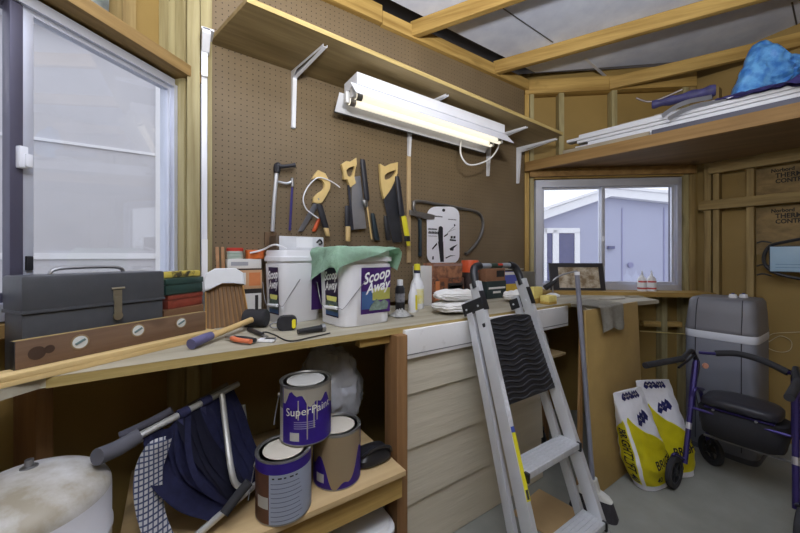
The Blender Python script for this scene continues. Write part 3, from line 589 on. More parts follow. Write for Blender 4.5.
# ================================================================== ON THE BENCH, LEFT
BZ = BT+.0005
lv0 = on_z(15, 371, .985); lv1 = on_z(206, 330, .985); ld = (lv1-lv0).normalized(); ln = Vector((-ld.y, ld.x, 0))
plankw = wood('plank pine', (188, 160, 106), (214, 188, 136), 'X', rz=-math.atan2(ld.y, ld.x))
PK = thing('wood_strip', 'long pine strip lying under the wooden spirit level', 'strip', tuple(lv0))
A = lv0-ld*.16-ln*.035; Bp = lv1+ld*.02-ln*.022
q = MB(frame_M((A.x, A.y, BZ), ld)); Lp = (Bp-A).length; q.box(0, 0, 0, Lp, .064, .0115, .001); q.build('board', plankw, PK)
q = MB(frame_M((A.x, A.y, BZ+.012), ld)); q.box(.01, .002, 0, Lp, .064, .0125, .001); q.build('board', plankw, PK)
LVL = thing('spirit_level', 'old brown wooden spirit level with white vials lying on edge before the toolbox', 'level', (lv0.x, lv0.y, BZ+.025))
M = frame_M((lv0.x, lv0.y, BZ+.025), ld); LL = (lv1-lv0).length; H = .066
lvw = wood('level mahogany', (92, 70, 54), (122, 98, 78), 'X', rz=-math.atan2(ld.y, ld.x), f=20)
q = MB(M); q.box(0, 0, 0, LL, .026, H, .002); q.build('body', lvw, LVL)
q = MB(M); q.box(-.0015, .001, 0, .004, .025, H, .001); q.build('end_plate', black_pl, LVL)
q = MB(M); q.box(0, .008, H, LL, .018, H+.0006); q.build('edge_inlay', plyedge, LVL)
def lpos(px, py): r = ray(px, py); n = ln; c = lv0.dot(n); p = CAM+r*((c-CAM.dot(n))/r.dot(n)); return (p-lv0).dot(ld), p.z-(BZ+.025)
for px, py, rr in ((80, 342, .020), (138, 330, .019), (181, 321, .018)):
    a, z = lpos(px, py); z = min(max(z, .024), H-.024)
    V_ = MB(M).cyl((a, -.0012, z), (a, .004, z), rr, n=24).build('vial_ring', mat('brass ring', (150, 128, 96), .4, .4), LVL)
    MB(M).cyl((a, -.0018, z), (a, .003, z), rr*.80, n=24).build('vial_window', mat('white vial', (206, 208, 204), .3, var=.06, scale=40), V_)
    MB(M).bar((a-.010, -.003, z-.004), (a+.010, -.003, z+.006), .003, .005).build('vial', mat('vial liquid', (110, 130, 130), .2), V_)
for px, py, rr in ((37, 353, .016), (49.5, 349, .010)):
    a, z = lpos(px, py); z = min(max(z, .02), H-.018)
    MB(M).cyl((a, -.0008, z), (a, .003, z), rr, n=20).build('finger_hole', mat('hole wood', (62, 42, 28), .8), LVL)
# toolbox
TBn = ln; cT = lv0.dot(ln)+.034
def onT(px): r = ray(px, 256); return r*(cT/r.dot(ln))
t0 = onT(22); t1 = onT(163); TL = (t1-t0).length; tz1 = 1.25-14*((t0.dot(FW)+t1.dot(FW))/2)/F
TM = frame_M((t0.x, t0.y, BZ), ld)
TX = thing('toolbox', 'large grey steel toolbox with brass latch in front of the left window', 'toolbox', (t0.x, t0.y, BZ))
grey = mat('grey hammertone steel', (78, 80, 85), .42, .3, var=.06, scale=40, bump=.03); brass = mat('worn brass', (168, 160, 140), .35, .8, var=.1)
TH = 1.205-BZ; TD = .098
q = MB(TM); q.box(0, 0, .001, TL, TD, TH*.60, .004); q.build('body', grey, TX)
q = MB(TM); q.box(-.004, -.005, TH*.60+.001, TL+.004, TD+.004, TH*.62+.004, .001); q.box(-.003, -.004, TH*.60+.004, TL+.003, TD+.004, TH*.985, .008); q.build('lid', grey, TX)
q = MB(TM); q.box(.0, -.003, TH*.22, TL, .0, TH*.24, .001); q.build('seam_bead', grey, TX)
xl = TL*.62
xl = TL*.60; q = MB(TM); q.box(xl-.011, -.0065, TH*.66, xl+.011, -.0035, TH*.78, .001); q.cyl((xl-.016, -.008, TH*.80), (xl+.016, -.008, TH*.80), .003, n=8); q.box(xl-.010, -.009, TH*.50, xl+.010, -.005, TH*.70, .002); q.lathe((xl, -.006, TH*.47), [(0, -.003), (.012, -.003), (.012, .002), (0, .002)], 14, (0, 1, 0)); q.build('latch', brass, TX)
q = MB(TM); hx0, hx1 = TL*.20, TL*.72; q.tube([(hx0, TD*.45, TH*.985), (hx0+.008, TD*.45, TH+.008), (hx0+.04, TD*.45, TH+.013), (hx1-.04, TD*.45, TH+.013), (hx1-.008, TD*.45, TH+.008), (hx1, TD*.45, TH*.985)], .005, 8); q.build('handle', steel, TX)
# stack of cases behind the level
cs = on_z(186, 300, 1.08); cs = N1*(C1w-.062)+W1*(s1(Vector((.035, 1.55, 0)))-.045)
CM = frame_M((cs.x, cs.y, BZ), W1)
def case(z0, z1, w, d, m, nm, lab, cat, dx=0, extra=None, rz=0):
    t = thing(nm, lab, cat, (cs.x, cs.y, z0)); Mx = CM @ Matrix.Translation((dx, 0, z0-BZ)) @ Matrix.Rotation(rz, 4, 'Z')
    MB(Mx).box(-w, -d, 0, w, d, (z1-z0)*.62, .004).build('body', m, t); MB(Mx).box(-w-.002, -d-.002, (z1-z0)*.62, w+.002, d+.002, z1-z0, .004).build('lid', m, t); return t, Mx
case(BZ, 1.062, .085, .055, mat('brown carton', (120, 86, 58), .8, var=.1), 'cardboard_box', 'low brown carton at the bottom of the case stack by the window', 'box')
case(1.0625, 1.112, .075, .05, mat('red tin', (132, 60, 46), .4, var=.3, scale=30), 'red_case', 'flat red case under the green one beside the window', 'case', .012)
case(1.1125, 1.170, .08, .055, mat('green metal case', (44, 68, 62), .4, .2, var=.1), 'green_case', 'flat dark green metal case on the red one beside the window', 'case', .004)
t = thing('tool_handle', 'yellow and black strip lying on the dark green case', 'tool', (cs.x, cs.y, 1.1705))
yb = mat('mottled yellow', (206, 186, 84), .5, col2=(60, 54, 40), var=0, scale=34, ramp=(.45, .6)); MB(CM).bar((-.105, -.01, 1.1705-BZ+.012), (.105, -.01, 1.1705-BZ+.012), .03, .023, bev=.006).build('body', yb, t)
MB(CM).box(-.10, .02, 1.1705-BZ, .06, .045, 1.1705-BZ+.012, .003).build('black_strip', black_pl, t)
# dustpan leaning at the boxes
DP = thing('dustpan', 'brown ribbed dustpan with white hood leaning before stacked boxes', 'dustpan', (.2, 1.50, BZ))
Md = Matrix.Translation((.195, 1.54, BZ)) @ Matrix.Rotation(math.radians(-4), 4, 'Y') @ Matrix.Rotation(math.radians(-9), 4, 'X')
brn = mat('dustpan brown', (118, 90, 62), .45, var=.1, scale=10)
q = MB(Md); n = 9; w0, w1 = .078, .066; hh = .165
for k in range(n):
    a0_, a1_ = -1+2*k/n, -1+2*(k+.62)/n
    q.prism([(a0_*w0, 0, .002), (a1_*w0, 0, .002), (a1_*w1, 0, hh), (a0_*w1, 0, hh)], (0, -.006, 0), .001)
q.build('rib', brn, DP)
q = MB(Md); q.prism([(-w0, .0, 0), (w0, .0, 0), (w1, .0, hh+.02), (-w1, .0, hh+.02)], (0, .004, 0)); q.build('pan', mat('pan back', (150, 112, 70), .5), DP)
for sx in (-1, 1):
    q = MB(Md); q.prism([(sx*w0, .004, 0), (sx*(w0+.004), .004, 0), (sx*(w1+.004), .004, hh), (sx*w1, .004, hh)], (0, -.022, 0), .001); q.build('side_wall', mat('pan rim', (196, 150, 84), .45), DP)
q = MB(Md); q.prism([(-w1-.008, -.026, hh-.012), (-w1+.02, -.026, hh-.005), (-.01, -.026, hh+.018), (.03, -.026, hh+.014), (w1+.008, -.026, hh-.004), (w1+.006, -.026, hh+.05), (.045, -.026, hh+.072), (-.03, -.026, hh+.076), (-w1+.005, -.026, hh+.06), (-w1-.008, -.026, hh+.03)], (0, .034, 0), .004)
HD = q.build('hood', mat('white hood', (216, 218, 220), .45, var=.04), DP)
MB(Md).text('Clean', .034, lambda x, y: (x-.0, -.0266, hh+.044+y+x*.12), shear=.3).build('lettering', mat('grey lettering', (120, 128, 110), .7), HD) if False else None
# boxes and tins behind
def cbox(nm, lab, cat, x0, x1_, y0, y1, z0, z1, m, face=None, grp=None):
    t = thing(nm, lab, cat, ((x0+x1_)/2, (y0+y1)/2, z0), grp); MB().box(x0, y0, z0, x1_, y1, z1, .002).build('body', m, t)
    for (a, b_, c, d, mm, pn) in (face or []):
        MB().box(x0+(x1_-x0)*a, y0-.0008, z0+(z1-z0)*c, x0+(x1_-x0)*b_, y0+.001, z0+(z1-z0)*d).build(pn, mm, t)
    return t
cart_o = mat('peach carton', (190, 150, 112), .7, var=.1); cart_w = mat('pale carton', (206, 204, 200), .7, var=.06); blk = mat('black band', (36, 32, 32), .6); org_p = mat('orange print', (196, 120, 70), .6)
bx0, bx1 = .205, .338
cbox('carton', 'pale grey carton at the bottom of the stack behind the dustpan', 'box', bx0, bx1, 1.61, 1.682, BZ, 1.105, cart_w, [(0, 1, .86, 1, blk, 'black_band'), (.80, .9, .1, .8, blk, 'print')])
cbox('carton', 'peach coloured carton in the middle of the stack behind the dustpan', 'box', bx0, bx1+.002, 1.605, 1.682, 1.1055, 1.195, cart_o, [(0, 1, .93, 1, blk, 'black_band'), (.6, .95, .15, .8, org_p, 'print'), (.02, .5, .2, .8, cart_w, 'label')])
cbox('carton', 'white carton on the peach one in the stack behind the dustpan', 'box', bx0-.004, bx1, 1.61, 1.682, 1.1955, 1.237, cart_w, [(.1, .6, .3, .7, mat('grey print', (150, 150, 156), .7), 'print')])
def tin(nm, lab, c, r, z0, h, m, lidm, cat='tin', grp=None, body=None):
    t = thing(nm, lab, cat, (c[0], c[1], z0), grp); x, y = c[:2]
    MB().lathe((x, y, z0), [(0, 0), (r*.96, 0), (r, .003), (r, h*.7), (0, h*.7)]).build('body', m, t); MB().lathe((x, y, z0), [(0, h*.7), (r*1.03, h*.7), (r*1.03, h*.96), (r*.98, h), (0, h)]).build('lid', lidm, t); return t
tin('small_tin', 'small green and white tin with red lid on the carton stack', (.235, 1.644), .033, 1.2375, .048, mat('green white tin', (120, 150, 130), .4, col2=(214, 214, 210), var=0, scale=60, st=(.1, .1, 1)), mat('red lid', (190, 56, 44), .4))
tin('orange_tin', 'flat orange tin on the right of the carton stack', (.318, 1.643), .040, 1.2375, .04, mat('orange tin', (214, 112, 52), .4, var=.1), mat('orange tin lid', (206, 104, 48), .4, var=.1))
for k, (px, lab) in enumerate(((217, 'left wooden stir stick leaning on the pegboard behind the dustpan'), (222.5, 'right wooden stir stick leaning on the pegboard behind the dustpan'))):
    a = on_y(px, 247, 1.683); b_ = Vector((a.x+.006, 1.64, BZ)); 
    q = MB().bar(b_+UP*.001, a, .013, .006, (0, 1, 0), .001).build('stir_stick', mat('stick wood', (164, 120, 78), .6, var=.15, scale=20)); tag(q, lab, 'stick', 'stir sticks', tuple(b_))
bd = wood('dark board', (84, 64, 44), (110, 86, 60), 'Z')
a = on_y(265, 280, 1.67); b_ = on_y(275, 280, 1.67)
q = MB().box(a.x, 1.677, BZ, b_.x+.01, 1.689, on_y(270, 232, 1.67).z, .002).build('dark_board', bd); tag(q, 'narrow dark board standing on the bench against the pegboard', 'board', loc=(a.x, 1.675, BZ))
# ---- mallet and small tools
mb0 = on_z(200, 341, BZ+.018); mh = on_z(256, 318.5, BZ+.035)
MA = thing('mallet', 'black rubber mallet with wooden handle and purple grip lying on the bench', 'mallet', (mh.x, mh.y, BZ))
dh = (Vector((mh.x, mh.y, BZ+.037))-Vector((mb0.x, mb0.y, BZ+.019))); hs = Vector((mb0.x, mb0.y, BZ+.019))
MB().tube([hs+dh*.12, hs+dh*.5, hs+dh*.97], lambda t: .0125-.002*math.sin(t*3.1), 12).build('handle', woodl, MA)
gd = Vector((.028, -.030, -.002)); MB().tube([hs+dh*.16+UP*.002, hs+dh*.02+UP*.002, hs-dh*.12], lambda t: .014+.003*t, 14).build('grip_end', mat('purple rubber', (92, 90, 128), .6, var=.2, scale=20), MA)
ax = Vector((dh.y, -dh.x, 0)).normalized(); hc = hs+dh
ax2 = RT
MB().lathe(hc-ax2*.045+UP*0, [(0, 0), (.031, 0), (.036, .005), (.0365, .03), (.034, .045), (.0365, .06), (.036, .086), (.031, .091), (0, .091)], 28, ax2).build('head', black_rb, MA)
def lay(px0, py0, px1, py1, h=.012):
    a = on_z(px0, py0, BZ+h); b_ = on_z(px1, py1, BZ+h); return a, b_
a, b_ = lay(233, 338, 253, 341); T = thing('pliers', 'small pliers with black and orange grips lying on the bench', 'pliers', (a.x, a.y, BZ))
d_ = (b_-a).normalized(); s_ = Vector((-d_.y, d_.x, 0))
MB().tube([a+d_*.0+s_*.004, a.lerp(b_, .45)+s_*.013, b_+s_*.008], lambda t: .008, 10).build('handle', black_rb, T); MB().tube([a-s_*.004, a.lerp(b_, .45)-s_*.012, b_-s_*.008], .008, 10).build('handle', mat('orange grip', (206, 110, 70), .5), T)
MB().bar(a-d_*.035, a+d_*.006, .012, .010, bev=.003).build('jaw', steel, T)
a, b_ = lay(249, 329, 263, 335, .009); T = thing('utility_knife', 'small black handled knife lying behind the orange pliers', 'knife', (a.x, a.y, BZ))
MB().tube([a, a.lerp(b_, .5), b_], lambda t: .0085-.002*t, 10).build('handle', black_pl, T); d_ = (b_-a).normalized(); MB().bar(b_, b_+d_*.035, .012, .0025).build('blade', steel, T)
a, b_ = lay(259, 340, 275, 340, .006); T = thing('blade_holder', 'small white and black plastic piece lying at the bench edge', 'holder', (a.x, a.y, BZ))
MB().bar(a, b_, .03, .010, bev=.002).build('body', white_pl, T); MB().bar(a.lerp(b_, .4)+UP*.0055, b_+UP*.0055, .018, .002).build('insert', black_pl, T)
c0 = on_z(287, 329, BZ+.003); T = thing('tape_measure', 'black tape measure with a yellow end lying before the white pails', 'tape measure', (c0.x, c0.y, BZ))
Mt = frame_M((c0.x, c0.y, BZ), RT+FW*.25)
q = MB(Mt); q.prism([(x, -.022, z) for x, z in rrect(-.036, .0, .036, .055, .019)], (0, .044, 0), .005); q.build('case', black_rb, T)
q = MB(Mt); q.prism([(x, -.0235, z) for x, z in rrect(.020, .008, .034, .044, .006)], (0, .047, 0), .002); q.build('yellow_panel', yel, T)
q = MB(Mt); q.tube([(-.038, 0, .010), (-.055, -.004, .012), (-.062, -.004, .022), (-.05, 0, .03), (-.038, 0, .028)], .0025, 8); q.build('belt_clip', steel, T)
a, b_ = lay(303, 331, 322, 328, .014); T = thing('flashlight', 'short black flashlight lying beside the tape measure', 'flashlight', (a.x, a.y, BZ)); d_ = (b_-a).normalized()
MB().tube([a-d_*.02, a, a.lerp(b_, .5), b_], lambda t: .009+.004*t, 12).build('barrel', black_pl, T); MB().cyl(b_-d_*.004, b_+d_*.010, .015, .0165, 16).build('lamp_head', steel, T)
q = MB().tube([on_z(*p, BZ+.003) for p in ((258, 334), (266, 332), (275, 335), (290, 341), (312, 337), (330, 333))], .0024, 8).build('thin_cable', black_pl); tag(q, 'thin black cable lying on the bench in front of the tape measure', 'cord', loc=tuple(on_z(262, 330, BZ)))
# ================================================================== WHITE PAILS
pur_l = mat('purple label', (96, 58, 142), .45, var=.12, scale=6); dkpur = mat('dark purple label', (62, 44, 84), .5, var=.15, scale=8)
yl = mat('pale yellow print', (222, 220, 120), .5, var=.06); bl = mat('blue print', (92, 130, 190), .5, var=.15, scale=14); catg = mat('grey green print', (120, 138, 128), .5, var=.4, scale=60); wl = mat('white print', (236, 236, 240), .5, var=.01)
pail_m = mat('pail plastic', (222, 222, 226), .35, var=.02)
def sup(w, d, ex=5., n=48):
    o = []
    for i in range(n):
        t = 2*math.pi*i/n; c_, s_ = math.cos(t), math.sin(t)
        o.append((w*math.copysign(abs(c_)**(2/ex), c_), d*math.copysign(abs(s_)**(2/ex), s_)))
    return o
def pail(cx, cy, w, d, lab, H=.315, lx=0., yaw=.10):
    T = thing('pail', lab, 'pail', (cx, cy, BZ), 'white cat litter pails')
    def rg(k, z, ex=5.): return [(cx+x, cy+y, BZ+z) for x, y in sup(w*k, d*k, ex)]
    MB().loft([rg(.90, 0), rg(.925, .004), rg(.985, H*.80), rg(.985, H*.81), rg(.94, H*.815), rg(.94, H*.86)]).build('body', pail_m, T)
    MB().loft([rg(1.02, H*.845), rg(1.035, H*.85), rg(1.035, H*.905), rg(.99, H*.91), rg(.97, H*.93), rg(.97, H*.97), rg(.94, H*1.0), rg(.5, H*1.0)]).build('lid', pail_m, T)
    def front(x, z): return (cx+x+lx, cy-d*(.925+.06*z/(H*.8))-.0012, BZ+z)
    def side(y, z): return (cx-w*(.925+.06*z/(H*.8))-.0012, cy+y, BZ+z)
    def patch(f, a, b_, z0, z1, m, nm, off=0., par=None, nx=2):
        q = MB(); o = Vector((0, -off, 0)) if f is front else Vector((-off, 0, 0))
        q.grid(lambda u, v: Vector(f(a+(b_-a)*u, z0+(z1-z0)*v))+o, nx, 6, .0008); return q.build(nm, m, par or T)
    z0, z1 = H*.15, H*.765
    lf = patch(front, -.045, (.100 if not lx else .018)*w/.125, z0, z1, pur_l, 'front_label')
    if not lx:
        patch(front, -.042, .035*w/.125, z0+.02, z0+.095, bl, 'blue_panel', .0009, lf); patch(front, .012, .098*w/.125, z0+.055, z0+.105, yl, 'yellow_panel', .0011, lf)
        MB().prism([Vector(front(x, z))+Vector((0, -.0022, 0)) for x, z in ((-.005, z0+.012), (.085*w/.125, z0+.012), (.09*w/.125, z0+.04), (.07*w/.125, z0+.055), (.05*w/.125, z0+.045), (.03*w/.125, z0+.06), (.005, z0+.035))], (0, .001, 0)).build('printed_cat', catg, lf)
        t = MB(); t.text('Scoop', .064, lambda x, y: Vector(front(.030*w/.125+x, z1-.036+y+x*.22))+Vector((0, -.0022, 0)), shear=.25, sx=.80*w/.125, bold=.0016)
        t.text('Away', .060, lambda x, y: Vector(front(.036*w/.125+x, z1-.082+y+x*.18))+Vector((0, -.0022, 0)), shear=.25, sx=.82*w/.125, bold=.0016); t.build('lettering', wl, lf)
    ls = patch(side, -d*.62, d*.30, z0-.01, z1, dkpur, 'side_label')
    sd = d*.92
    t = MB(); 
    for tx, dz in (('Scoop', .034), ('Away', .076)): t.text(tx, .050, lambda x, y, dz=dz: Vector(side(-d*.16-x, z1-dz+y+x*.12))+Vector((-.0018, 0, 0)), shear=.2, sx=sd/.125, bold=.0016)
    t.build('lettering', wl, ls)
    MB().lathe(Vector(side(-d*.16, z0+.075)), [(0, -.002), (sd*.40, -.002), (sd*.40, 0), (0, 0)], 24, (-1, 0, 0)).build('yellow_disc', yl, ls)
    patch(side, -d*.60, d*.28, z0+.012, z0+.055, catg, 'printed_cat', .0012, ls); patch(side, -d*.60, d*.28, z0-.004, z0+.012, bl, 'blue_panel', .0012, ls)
    # wire bail hanging down on the left side, with a white grip
    p0 = Vector((cx-w*.2, cy-d-.004, BZ+H*.60)); p1_ = Vector((cx-w-.006, cy-d*.85, BZ+H*.26)); p2_ = Vector((cx-w-.012, cy+d*.2, BZ+H*.24)); p3 = Vector((cx-w-.004, cy+d*.8, BZ+H*.55))
    MB().tube([p0, p0.lerp(p1_, .55)+Vector((-.0, -.006, -.01)), p1_+Vector((.01, -.018, .0)), p1_, p2_, p3], .0016, 6).build('bail', steel, T)
    MB().cyl(p1_.lerp(p2_, .12), p1_.lerp(p2_, .85), .007, n=10).build('bail_grip', white_pl, T)
    T.rotation_euler = (0, 0, yaw); return T
PAx, PAy, PAw, PAd = .682, 1.362, .134, .118
pail(PAx, PAy, PAw, PAd, 'white cat litter pail with purple label, in front, under the green towel')
pail(.465, 1.56, .104, .093, 'white cat litter pail with purple label, behind, under a white box', lx=.085, yaw=.22)
# green towel
tow = mat('green towel', (182, 216, 192), .95, var=.06, scale=60, bump=.5); PT = BZ+.315+.004
def towel(u, v):
    a = math.radians(16); p = Vector(((u-.5)*.47, (v-.5)*.35)); p = Vector((p.x*math.cos(a)-p.y*math.sin(a), p.x*math.sin(a)+p.y*math.cos(a)))+Vector((-.022, .004))
    w, d = PAw*1.045, PAd*1.045; c_ = Vector((max(-w, min(w, p.x)), max(-d, min(d, p.y)))); o = p-c_; L = o.length
    fold = .010*math.sin(u*17+v*3)+.008*fbm((u*6, v*6, 2))
    if L < 1e-6: return Vector((PAx+p.x, PAy+p.y, PT+.006+abs(fold)*.5))
    n = o/L; k = min(1, L/.03); out = .004+.016*k+.06*max(0, L-.03)+fold*k*.8
    return Vector((PAx+c_.x+n.x*out, PAy+c_.y+n.y*out, PT+.006-max(0, L-.010)*.98))
q = MB().grid(towel, 60, 50, .003).build('towel', tow, ang=70); tag(q, 'pale green towel draped over the lid of the front white pail', 'towel', loc=(PAx, PAy, PT))
# white box on rear pail
zt = BZ+.315+.001; T = thing('tape_box', 'white plastic box lying on the rear pail lid under the saws', 'box', (.5, 1.58, zt))
MB().box(.395, 1.53, zt, .60, 1.65, zt+.062, .004).build('body', mat('clouded white plastic', (206, 208, 212), .4, var=.08, scale=10), T); MB().box(.47, 1.528, zt+.012, .545, 1.532, zt+.058).build('label', white_pl, T)
MB().tube([(.565, 1.527, zt+.035), (.58, 1.525, zt+.05), (.59, 1.525, zt+.034), (.575, 1.525, zt+.028)], .004, 8).build('black_clip', black_pl, T); MB().box(.382, 1.525, zt+.0, .394, 1.655, zt+.066, .002).build('end_cap', mat('brown end', (86, 70, 54), .6), T)
q = MB().tube([on_y(250, 253, 1.60), on_y(262, 250, 1.58), (.37, 1.505, zt+.022), (.42, 1.51, zt+.006)], .004, 8).build('white_cable', white_pl); tag(q, 'short white cable running from the tins to the rear pail', 'cable', loc=(.40, 1.5, zt))
# ================================================================== ON THE BENCH, RIGHT
def onb(px, py): p = on_z(px, py, BZ); return Vector((p.x, p.y, BZ))
# bottles behind the pail
T = thing('spray_bottle', 'white bottle with yellow cap standing beside the green towel', 'bottle', (.965, 1.52, BZ)); c = on_y(417, 290, 1.5); c = Vector((c.x, 1.5, BZ)); T.location = c; T['base'] = tuple(c)
MB().lathe(c, [(0, 0), (.036, 0), (.038, .004), (.038, .12), (.03, .15), (.016, .175), (.016, .195), (0, .195)], 24).build('body', white_pl, T); MB().lathe(c, [(0, .195), (.018, .195), (.018, .212), (0, .212)], 20).build('collar', mat('navy collar', (40, 44, 70), .5), T)
MB().lathe(c, [(0, .212), (.019, .212), (.017, .245), (0, .247)], 20).build('cap', yel, T)
t = MB().lathe(c, [(.0386, .03), (.0386, .11)], 24).build('label', mat('yellow white label', (226, 214, 90), .5, col2=(232, 232, 230), var=0, scale=20), T)
c = on_y(400, 300, 1.47); c = Vector((c.x, 1.47, BZ)); T = thing('spray_can', 'black spray can between the front pail and the white bottle', 'can', c)
MB().lathe(c, [(0, 0), (.024, 0), (.025, .003), (.025, .12), (.018, .135), (0, .136)], 24).build('body', mat('black can', (34, 34, 40), .4, var=.1), T); MB().lathe(c, [(0, .136), (.016, .136), (.016, .165), (0, .168)], 18).build('cap', white_pl, T)
MB().lathe(c, [(.0256, .05), (.0256, .095)], 24).build('label', mat('grey can label', (96, 96, 106), .5, col2=(160, 160, 165), var=0, scale=50), T)
q = MB(); c = on_y(413, 300, 1.42); c = Vector((c.x, 1.42, BZ)); T = thing('squeeze_bottle', 'slim white bottle with a yellow label in front of the taller white bottle', 'bottle', c)
MB().loft([[(c.x+x, c.y+y, BZ+z) for x, y in sup(.024*k, .018*k, 3, 24)] for k, z in ((.96, 0), (1, .004), (1, .085), (.6, .12), (.35, .13), (.35, .145))]).build('body', white_pl, T)
MB().box(c.x+.002, c.y-.0195, BZ+.012, c.x+.014, c.y-.016, BZ+.088).build('label', yel, T)
q = MB(); c = onb(404, 317)+Vector((0, .03, 0))
q.grid(lambda u, v: c+Vector(((u-.5)*.10, (v-.5)*.10, .004+.030*max(0, 1-((u-.5)**2+(v-.5)**2)*4)*(.7+.6*abs(fbm((u*9, v*9, 1)))))), 30, 30, .002); q = q.build('netting', mat('white netting', (222, 222, 220), .9, var=.12, scale=90, bump=.6)); tag(q, 'small heap of crumpled white netting in front of the bottles', 'netting', loc=tuple(c))
# white box, cartons
x0_ = on_y(421, 280, 1.55).x; x1_ = on_y(433, 280, 1.55).x; cbox('carton', 'narrow white box right of the white bottle', 'box', x0_, x1_-.003, 1.55, 1.63, BZ, on_y(427, 266, 1.55).z, cart_w)
kr = mat('brown printed carton', (112, 74, 56), .6, col2=(168, 116, 84), var=0, scale=26, ramp=(.4, .6)); ok = mat('dark orange carton', (134, 82, 52), .6, col2=(76, 54, 46), var=0, scale=30, ramp=(.45, .55))
x0_ = on_y(434, 280, 1.53).x; x1_ = on_y(464, 280, 1.53).x; zm = on_y(450, 278, 1.53).z; zt_ = on_y(450, 263, 1.53).z
lbw = mat('white label', (222, 220, 214), .6, var=.03)
cbox('carton', 'orange and black carton under the white blister card', 'box', x0_, x1_, 1.53, 1.63, BZ, zm, ok, [(.45, .95, .45, .8, blk, 'label'), (.5, .9, .54, .7, lbw, 'print'), (.05, .18, .2, .9, org_p, 'print')])
cbox('carton', 'brown printed carton on the orange one under the blister card', 'box', x0_, x1_-.01, 1.535, 1.63, zm+.0005, zt_, kr, [(.0, 1, .8, .95, mat('pink grey print', (150, 120, 112), .7), 'print')])
a = on_y(470, 262, 1.6); tin('orange_tin', 'orange lidded tin on the bench beside the blister card', (a.x, 1.60), .055, BZ, a.z-BZ+.012, mat('dark tin', (66, 54, 52), .4, .2, var=.3, scale=20), mat('orange lid', (206, 84, 42), .45))
x0_ = on_y(486, 280, 1.56).x; x1_ = on_y(505, 280, 1.56).x; zm = on_y(495, 281, 1.56).z; zt_ = on_y(495, 268, 1.56).z
cbox('carton', 'dark green and black printed carton seen between the ladder rails', 'box', x0_, x1_, 1.55, 1.64, BZ, zm, mat('dark green carton', (46, 58, 58), .6, var=.1), [(.08, .95, .55, .66, lbw, 'print'), (.3, .7, .3, .42, lbw, 'print')])
cbox('carton', 'brown carton on top of the dark green one between the ladder rails', 'box', x0_-.01, x1_-.005, 1.555, 1.64, zm+.0005, zt_, mat('plain brown carton', (138, 98, 72), .7, var=.15, scale=18), [(.55, .95, .3, .8, blk, 'label')])
MB().box(0, 0, 0, 0, 0, 0).bm.free()
x0_ = on_y(505.5, 280, 1.56).x; x1_ = on_y(521, 280, 1.56).x; zm = on_y(510, 284, 1.56).z; zt_ = on_y(510, 272, 1.56).z
cbox('carton', 'yellow carton seen between the ladder rails', 'box', x0_, x1_, 1.56, 1.64, BZ, zm, mat('yellow carton', (206, 172, 64), .6, var=.1)); cbox('carton', 'blue carton on top of the yellow one', 'box', x0_, x1_-.01, 1.565, 1.64, zm+.0005, zt_, mat('blue carton', (88, 96, 176), .6, var=.1), [(.0, .8, .75, 1, lbw, 'print')])
q = MB().box(on_y(484, 266, 1.66).x, 1.60, zt_+.012, on_y(517, 266, 1.66).x, 1.685, zt_+.02, .001).build('thin_board', ply); tag(q, 'thin pale board across the cartons behind the ladder top', 'board', loc=(2.0, 1.64, zt_+.016))
cbox('carton', 'small grey carton at the far end of the bench by the pegboard corner', 'box', on_y(521.5, 280, 1.55).x, on_y(535, 280, 1.55).x, 1.55, 1.63, BZ, on_y(524, 272, 1.55).z, mat('grey carton', (112, 108, 98), .7, var=.1))
# sponges
spm = mat('yellow sponge', (222, 204, 122), .95, var=.06, scale=90, bump=.4); spb = mat('tan sponge base', (178, 146, 70), .95, var=.1, scale=90, bump=.4)
def sponge(px0, px1, py, h, d, lab, y=None, sd=False):
    a = onb(px0, py); b_ = onb(px1, py); b_ = Vector((b_.x, a.y, BZ)); w = (b_.x-a.x)
    T = thing('sponge', lab, 'sponge', (a.x+w/2, a.y+d/2, BZ), 'yellow sponges at the bench end')
    MB().box(a.x, a.y, BZ, b_.x, a.y+d, BZ+h*.3, .003).build('base', spb, T); MB().box(a.x, a.y, BZ+h*.3, b_.x, a.y+d, BZ+h, .006).build('foam', spm, T)
sponge(534, 552, 304, .10, .045, 'taller upright yellow sponge beside the ladder rail')
sponge(549, 566, 305, .052, .06, 'flat yellow sponge at the right end of the bench')
# folded white work rags
rag = mat('white cotton rag', (226, 225, 222), .95, var=.04, scale=16, bump=.12)
def ragm(c, w, d, h, lab, seed, rz=0.):
    q = MB(Matrix.Translation((c.x, c.y, c.z+h*.5)) @ Matrix.Rotation(rz, 4, 'Z')); g = bmesh.ops.create_icosphere(q.bm, subdivisions=5, radius=1)
    for v in g['verts']:
        p = v.co.copy(); f = 1+.12*fbm((p.x*1.8+seed, p.y*1.8, p.z))+.04*fbm((p.x*6+seed, p.y*6, p.z*5))
        sx_, sy_, sz_ = (math.copysign(abs(t)**.62, t) for t in p)
        gz = sum(math.exp(-((sz_-z0-.12*fbm((p.x*2+seed, p.y*2, z0)))/.10)**2) for z0 in (-.30, .32)); f *= 1-.085*gz
        v.co = q.M @ Vector((sx_*w*f, sy_*d*f, sz_*h*.5*(1-.25*abs(p.x)**3)*(1+.25*fbm((p.x*2+seed, p.y*2.5, 4)))+.006*fbm((p.x*4, p.y*4, seed))))
    zm_ = min(v.co.z for v in q.bm.verts)
    for v in q.bm.verts: v.co.z += c.z-zm_
    o = q.build('work_rag', rag, ang=80); tag(o, lab, 'rag', 'folded white rags by the ladder', tuple(c)); return o
c = on_z(446, 308, BZ); c.z = BZ; c.y = 1.27; ragm(Vector((c.x-.055, 1.275, BZ+.004)), .135, .08, .052, 'lower folded white rag lying on the bench left of the ladder', 1.)
